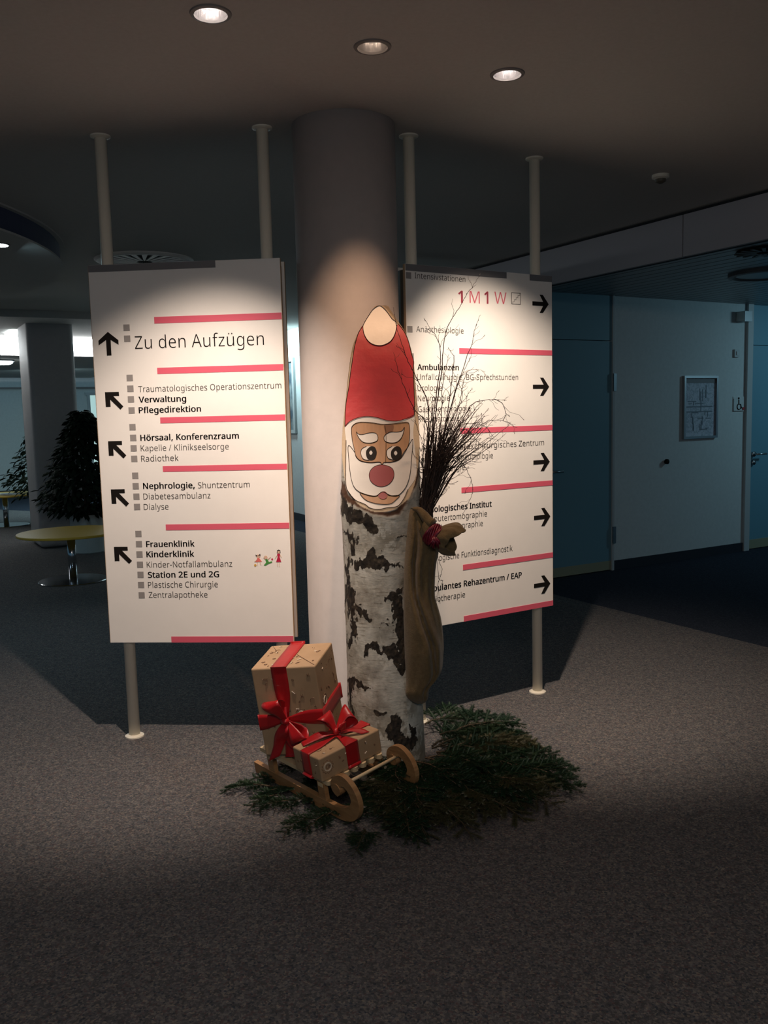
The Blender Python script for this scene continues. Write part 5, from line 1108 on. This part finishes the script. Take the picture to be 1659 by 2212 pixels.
hl = [B(xc, -.008, zc), B(.04, -.004, zc-.008), B(.002, -.003, zc-.012), B(-e, .006, zc-.012), B(-e, d*.5, zc-.01), B(-e, d, zc-.01), B(.006, d+e, zc-.01), B(w*.5, d+e, zc), B(w-.004, d+e, zc), B(w+e, d-.004, zc), B(w+e, d*.5, zc+.002), B(w+e, .006, zc+.002), B(w-.003, -e, zc+.004), B(.19, -.003, zc+.004), B(xc, -.008, zc)]
ribbon('ribbon_band', hl, [Z_]*15, [.014, .054, .064]+[.064]*9+[.062, .052, .012], MT['satin'], big, 4)
def bow_loop(root, c, out, side, nrm, L, wd, fat, name='bow_loop'):
    """teardrop loop from centre c going towards out"""
    out, side, nrm = [np.array(a)/np.linalg.norm(a) for a in (out, side, nrm)]; P = []; Wv = []; Ws = []
    for t in np.linspace(0, 1, 11):
        a = 2*math.pi*t; r = math.sin(math.pi*t)
        P.append(np.array(c)+out*L*r**.75+nrm*(fat*math.sin(a)+.006+.012*r)+side*(.006*math.sin(a*1.5))); Wv.append(side+out*.25*math.sin(a)); Ws.append(wd*(.28+.85*r))
    return ribbon(name, P, Wv, Ws, MT['satin'], root, 4)
def tail(root, c, pts, side, wd):
    return ribbon('ribbon_tail', [np.array(p) for p in pts], side, wd, MT['satin'], root, 5)
bc = B(xc, -.014, zc)
F_n = -Y_
bow_loop(big, bc, Z_*.95-X_*.42, X_+Z_*.25, F_n, .092, .068, .026)
bow_loop(big, bc, -Z_*.80+X_*.62, X_*.8+Z_*.4, F_n, .095, .066, .026)
tail(big, bc, [bc, B(.095, -.035, zc-.04), B(.075, -.020, zc-.09), B(.045, -.030, zc-.15)], [X_+Z_*.3, X_+Z_*.2-Y_*.3, X_+Z_*.5, X_+Z_*.45], [.022, .060, .066, .054])
tail(big, bc, [bc, B(.125, -.030, zc-.035), B(.120, -.018, zc-.08), B(.135, -.020, zc-.125)], [X_, X_+Y_*.3, X_*.9-Z_*.2, X_*.8-Z_*.5], [.018, .044, .052, .040])
G().tube([bc-X_*.014-Y_*.006, bc-Y_*.012, bc+X_*.014-Y_*.006], [.010, .014, .010], 12).obj('knot', MT['satin'], big, smooth=True)
# folds of the wrapping paper on top
g = G(); g.tube([B(.012, d-.012, h+.001), B(.06, d*.62, h+.0016)], .0010, 4); g.tube([B(.150, d*.5, h+.0016), B(w-.006, .010, h+.001)], .0012, 4); g.obj('paper_fold', MT['motif'], big)
# -- small flat gift at the front
w, d, h = .285, .17, .0931
so = S(.105, -.012, .1345)
small, B, X_, Y_, Z_ = gift('flat kraft paper gift with red satin bow lying at the front of the sled', so, ew, eu, en, w, d, h, 9, None, [(.032, .050), (-1, 0)], 3.2)
xc, yc = w*.52, d*.5; bw = .044
lp = [B(xc, -e, .012), B(xc, -e, h*.5), B(xc, -e, h-.004), B(xc, .006, h+e), B(xc, yc, h+.010), B(xc, d-.006, h+e), B(xc, d+e, h-.004), B(xc, d+e, .004), B(xc, d*.5, -.0005), B(xc, 0, -.0005), B(xc, -e, .012)]
ribbon('ribbon_band', lp, [X_]*11, [.058, .058, .058, .058, .018, .058, .058, .058, .058, .058, .058], MT['satin'], small, 4)
lp = [B(-e, yc, .012), B(-e, yc, h*.5), B(-e, yc, h-.004), B(.006, yc, h+e), B(.06, yc, h+.004), B(xc, yc, h+.010), B(w-.06, yc, h+.004), B(w-.006, yc, h+e), B(w+e, yc, h-.004), B(w+e, yc, .004), B(w*.5, yc, -.0005), B(0, yc, -.0005), B(-e, yc, .012)]
ribbon('ribbon_band', lp, [Y_]*13, [.056]*4+[.046, .018, .046]+[.056]*6, MT['satin'], small, 4)
bc = B(xc, yc, h+.014)
bow_loop(small, bc, Z_*.75+Y_*.75-X_*.1, X_+Y_*.3, -X_*.2-Y_*.6+Z_*.4, .085, .066, .024)
bow_loop(small, bc, X_*.9+Z_*.38, Y_+Z_*.5, Z_, .085, .062, .024)
bow_loop(small, bc, -Y_*.6+X_*.2+Z_*.35, X_, Z_, .045, .030, .014)
tail(small, bc, [bc, bc-X_*.045+Y_*.02+Z_*.012, bc-X_*.09+Y_*.045+Z_*.0, bc-X_*.12+Y_*.06-Z_*.010], [Y_, Y_+Z_*.3, Y_+Z_*.1, Y_+X_*.4], [.018, .036, .040, .036])
tail(small, bc, [bc, bc+X_*.03-Y_*.03+Z_*.010, bc+X_*.06-Y_*.05+Z_*.004, bc+X_*.08-Y_*.075-Z_*.010], [X_+Y_*.2, X_, X_-Y_*.1, X_-Y_*.4], [.018, .034, .038, .032])
G().tube([bc-X_*.012+Z_*.004, bc+Z_*.012, bc+X_*.012+Z_*.004], [.009, .013, .009], 12).obj('knot', MT['satin'], small, smooth=True)

# ------------------------------------------------------------------ fir branches
def fir_proto(seed, L, m, dens=1.0):
    r = random.Random(seed); st = G(); ne_V = []; ne_F = []
    def needles(P, r0, cnt, ln):
        for k in range(cnt):
            t = r.random()*(len(P)-1); i = int(t); i = min(i, len(P)-2); p = P[i]+(P[i+1]-P[i])*(t-i); d = P[i+1]-P[i]; d /= np.linalg.norm(d)
            a = r.uniform(-1.1, math.pi+1.1); s = np.cross(d, np.array([0, 0, 1.])); s /= np.linalg.norm(s)+1e-9; u_ = np.cross(s, d)
            o_ = s*math.cos(a)+u_*math.sin(a)*.85; l_ = ln*r.uniform(.7, 1.15); q = p+(o_*.8+d*.62)*l_; wv = np.cross(o_, d)*.0011
            b = len(ne_V); ne_V.extend([tuple(p-wv), tuple(p+wv), tuple(q)]); ne_F.append((b, b+1, b+2))
    main = [np.array([L*t, r.uniform(-.01, .01)+.03*math.sin(t*2+seed), .045*math.sin(t*2.6)-.03*t]) for t in np.linspace(0, 1, 9)]
    st.tube(main, [.005-.004*t for t in np.linspace(0, 1, 9)], 5); needles(main, 0, int(420*dens*L/.35), .018)
    for k in range(int(13*L/.35)):
        t = .12+.84*k/(13*L/.35); i = min(int(t*8), 7); p = main[i]+(main[i+1]-main[i])*(t*8-i); sd = 1 if k % 2 else -1; l_ = L*.48*(1-t*.72)*r.uniform(.8, 1.15)
        a = math.radians(r.uniform(38, 58))*sd; dz_ = r.uniform(-.12, .22)
        P = [p+np.array([math.cos(a)*l_*s, math.sin(a)*l_*s, dz_*l_*s-.05*l_*s*s]) for s in np.linspace(0, 1, 5)]
        st.tube(P, [.0022, .0018, .0014, .001, .0006], 4); needles(P, 0, int(270*dens*l_/.12), .017)
        if l_ > .08:
            for j in (.35, .6):
                for s2 in (-1, 1):
                    q = P[int(j*4)]; a2 = a+s2*math.radians(45); l2 = l_*.42
                    P2 = [q+np.array([math.cos(a2)*l2*s, math.sin(a2)*l2*s, dz_*l2*s]) for s in np.linspace(0, 1, 4)]
                    st.tube(P2, [.0014, .0011, .0008, .0005], 3); needles(P2, 0, int(190*dens*l2/.08), .016)
    return st, ne_V, ne_F
protos = []
for sd, L, m in ((1, .34, 'needle'), (2, .40, 'needle'), (3, .30, 'needle'), (4, .38, 'needle2'), (5, .26, 'needle')):
    st, nv, nf = fir_proto(sd, L, m); protos.append((st, nv, nf, MT[m], L))
LBL = {}
fir_first = {}
def place_fir(k, x, y, z, yaw, pitch, roll, sc_, label, group):
    if k == 3: label, group = 'faded olive brown fir branch in the heap beside the birch log', 'faded fir branches'
    st, nv, nf, m, L = protos[k]
    if k not in fir_first:
        root = thing('fir_branch', (0, 0, 0), label, 'branch', group)
        a = st.obj('stem', MT['firstem'], root); b = mesh('needles', nv, nf, m, root); b['kind'] = 'stuff'; fir_first[k] = (root, a, b)
    else:
        r0, a0, b0 = fir_first[k]; root = r0.copy(); C.objects.link(root)
        for c in (a0, b0):
            c2 = c.copy(); C.objects.link(c2); c2.parent = root
        tag(root, label, 'branch', group)
    root.location = (x, y, z); root.rotation_euler = (roll, pitch, yaw); root.scale = (sc_,)*3
rf = random.Random(21)
cxf, cyf = .06, 3.46
G1 = ('dark green fir branch in the heap to the right of the birch log', 'fir branches right of the log')
G2 = ('dark green fir branch lying on the carpet under and in front of the sled', 'fir branches under the sled')
# right heap : stems start by the log and fan to the right / front-right
for i in range(52):
    a = math.radians(rf.uniform(-105, 42)); rad_ = rf.uniform(.16, .40) if i > 12 else rf.uniform(.15, .24)
    ex, ey = 1.0, .62
    x = .03+rad_*math.cos(a)*ex; y = 3.50+rad_*math.sin(a)*1.0
    k = rf.choice([0, 0, 1, 2, 3, 4])
    place_fir(k, x, y, .035+.055*max(0, 1-(rad_-.15)/.25)*rf.random()+.012*(i % 4), a*.75+rf.uniform(-.3, .3), rf.uniform(.02, .16), rf.uniform(-.3, .3), rf.uniform(.8, 1.05), *G1)
for (u, v, yaw) in ((1010, 1600, -.30), (1040, 1625, -.45), (1075, 1640, -.25), (1000, 1660, -.8), (1060, 1680, -.7), (960, 1580, .25), (940, 1570, .9), (985, 1590, -.15), (1090, 1655, -.5), (950, 1715, -1.2), (1000, 1700, -1.0), (905, 1730, -1.5), (1030, 1650, -.1)):
    q = on_z(u, v, .05); place_fir(rf.choice([0, 1, 3, 4]), q[0]-.02, q[1], .055, yaw, .10, rf.uniform(-.3, .3), .85, *G1)
# under / before the sled
for (u, v, yaw) in ((760, 1700, -2.2), (700, 1720, -2.6), (650, 1700, -2.9), (620, 1690, 2.95), (720, 1760, -2.3), (640, 1730, -2.5), (790, 1740, -1.9), (840, 1720, -1.4), (830, 1770, -1.2), (780, 1790, -1.8),
                    (870, 1740, -1.1), (680, 1770, -2.2), (590, 1700, -2.75), (660, 1660, 3.1), (740, 1680, -2.6), (800, 1690, -1.6), (850, 1670, -1.0), (610, 1720, -2.4), (740, 1740, -1.7), (700, 1680, -2.0)):
    q = on_z(u, v, .015); place_fir(rf.choice([0, 2, 2, 4, 4]), q[0], q[1], .016, yaw+rf.uniform(-.2, .2), .03, rf.uniform(-.2, .2), rf.uniform(.5, .7), *G2)

# ------------------------------------------------------------------ tables
def table(cx_, cy_, label, h_=.46, rt_=.47, rb=.31):
    t = thing('side_table', (cx_, cy_, 0), label, 'table')
    o = G().lathe([(rt_-.004, h_-.022), (rt_, h_-.018), (rt_, h_-.004), (rt_-.004, h_), (.001, h_)], cx_, cy_, 72).obj('tabletop', MT['yellow'], t)
    o = G().lathe([(.038, .015), (.038, h_-.022)], cx_, cy_, 28).obj('pedestal', MT['chrome'], t)
    for p in o.data.polygons: p.use_smooth = len(p.vertices) == 4
    G().lathe([(rb, 0), (rb, .008), (rb-.006, .013), (.001, .018)], cx_, cy_, 64).obj('base_plate', MT['chrome'], t)
    return t
q = on_z(155, 1253, 0.01); table(q[0]+.01, q[1]+.02, 'low round yellow table on a chrome foot beside the left sign')
q = on_z(-8, 1142, 0.0); table(q[0], q[1]+.35, 'low round yellow table far back, cut by the left edge')
mz = thing('magazine', (q[0]+.02, q[1]+.3, .46), 'open magazine lying on the far yellow table at the left edge', 'magazine')
mx_, my_ = q[0]+.05, q[1]+.25
for k, (sx_, cl) in enumerate(((-.2, MT['white']), (.0, MT['paper']))):
    G().hexa([(mx_+sx_, my_-.13, .462), (mx_+sx_+.2, my_-.13, .462), (mx_+sx_+.2, my_+.13, .462), (mx_+sx_, my_+.13, .462), (mx_+sx_, my_-.13, .468+.006*k), (mx_+sx_+.2, my_-.13, .474-.006*k), (mx_+sx_+.2, my_+.13, .474-.006*k), (mx_+sx_, my_+.13, .468+.006*k)]).obj('page', cl, mz)

# ------------------------------------------------------------------ potted ficus plants
lf_me = None
def ficus(cx_, cy_, pot_r, pot_h, H_, Rm, nleaf, nstuff, label, seed, tilt=0, bare=False):
    global lf_me
    r = random.Random(seed); t = thing('potted_ficus', (cx_, cy_, 0), label, 'plant')
    G().lathe([(pot_r*.92, 0), (pot_r*.95, .01), (pot_r, pot_h-.01), (pot_r, pot_h), (pot_r-.015, pot_h), (pot_r-.02, pot_h-.03)], cx_, cy_, 40).obj('pot', MT['white'], t)
    G().lathe([(pot_r-.018, pot_h-.028), (pot_r*.6, pot_h-.012), (.001, pot_h-.008)], cx_, cy_, 30).obj('soil', MT['soil'], t)
    g = G(); tips = []
    for k in range(3):
        P = spline([np.array([cx_+r.uniform(-.02, .02), cy_, pot_h-.03]), np.array([cx_+r.uniform(-.04, .04), cy_+r.uniform(-.04, .04), pot_h+H_*.35]), np.array([cx_+r.uniform(-.06, .06), cy_, pot_h+H_*.7]), np.array([cx_+tilt*.5, cy_, pot_h+H_*.98])], 6)
        g.tube(P, [.016-.012*i/(len(P)-1) for i in range(len(P))], 7)
    g.obj('trunk', MT['trunk'], t, smooth=True)
    def leafpos():
        hh_ = r.random()**1.15; rr__ = Rm*(.06+.94*(1-hh_)**.85)*min(1, .55+hh_*3)*math.sqrt(r.uniform(.2, 1.0))
        a = r.uniform(0, 6.283); return np.array([cx_+rr__*math.cos(a), cy_+rr__*math.sin(a), pot_h+.06+H_*.95*hh_-.25*rr__*r.random()]), a
    if lf_me is None:
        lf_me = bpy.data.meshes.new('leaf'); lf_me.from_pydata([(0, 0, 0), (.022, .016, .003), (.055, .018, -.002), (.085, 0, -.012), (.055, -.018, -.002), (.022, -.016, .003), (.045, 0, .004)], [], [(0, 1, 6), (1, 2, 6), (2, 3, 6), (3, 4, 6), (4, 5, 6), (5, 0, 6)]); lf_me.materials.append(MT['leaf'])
    inv = world_of(t).inverted()
    for k in range(nleaf):
        p, a = leafpos(); o = bpy.data.objects.new('leaf', lf_me); C.objects.link(o); o.parent = t; o.matrix_parent_inverse = inv
        o.location = p; o.rotation_euler = (r.uniform(-.5, .5), r.uniform(-.1, .9), a+r.uniform(-.6, .6)); s_ = r.uniform(1.1, 1.6); o.scale = (s_,)*3
    g = G(); base = [np.array(v.co) for v in lf_me.vertices]; fs = [tuple(p.vertices) for p in lf_me.polygons]
    for k in range(nstuff):
        p, a = leafpos(); p = np.array([cx_, cy_, 0])*.15+p*.85+np.array([0, 0, 0])*.15 if False else p
        Mx = Matrix.Rotation(a+r.uniform(-.6, .6), 3, 'Z') @ Matrix.Rotation(r.uniform(-.1, .9), 3, 'Y') @ Matrix.Rotation(r.uniform(-.5, .5), 3, 'X'); s_ = r.uniform(1.0, 1.5)
        g.add([tuple(np.array(Mx @ Vector(v))*s_+p) for v in base], fs)
    o = g.obj('foliage', MT['leaf'], t); o['kind'] = 'stuff'
    return t
q = on_z(182, 1197, 0.0)
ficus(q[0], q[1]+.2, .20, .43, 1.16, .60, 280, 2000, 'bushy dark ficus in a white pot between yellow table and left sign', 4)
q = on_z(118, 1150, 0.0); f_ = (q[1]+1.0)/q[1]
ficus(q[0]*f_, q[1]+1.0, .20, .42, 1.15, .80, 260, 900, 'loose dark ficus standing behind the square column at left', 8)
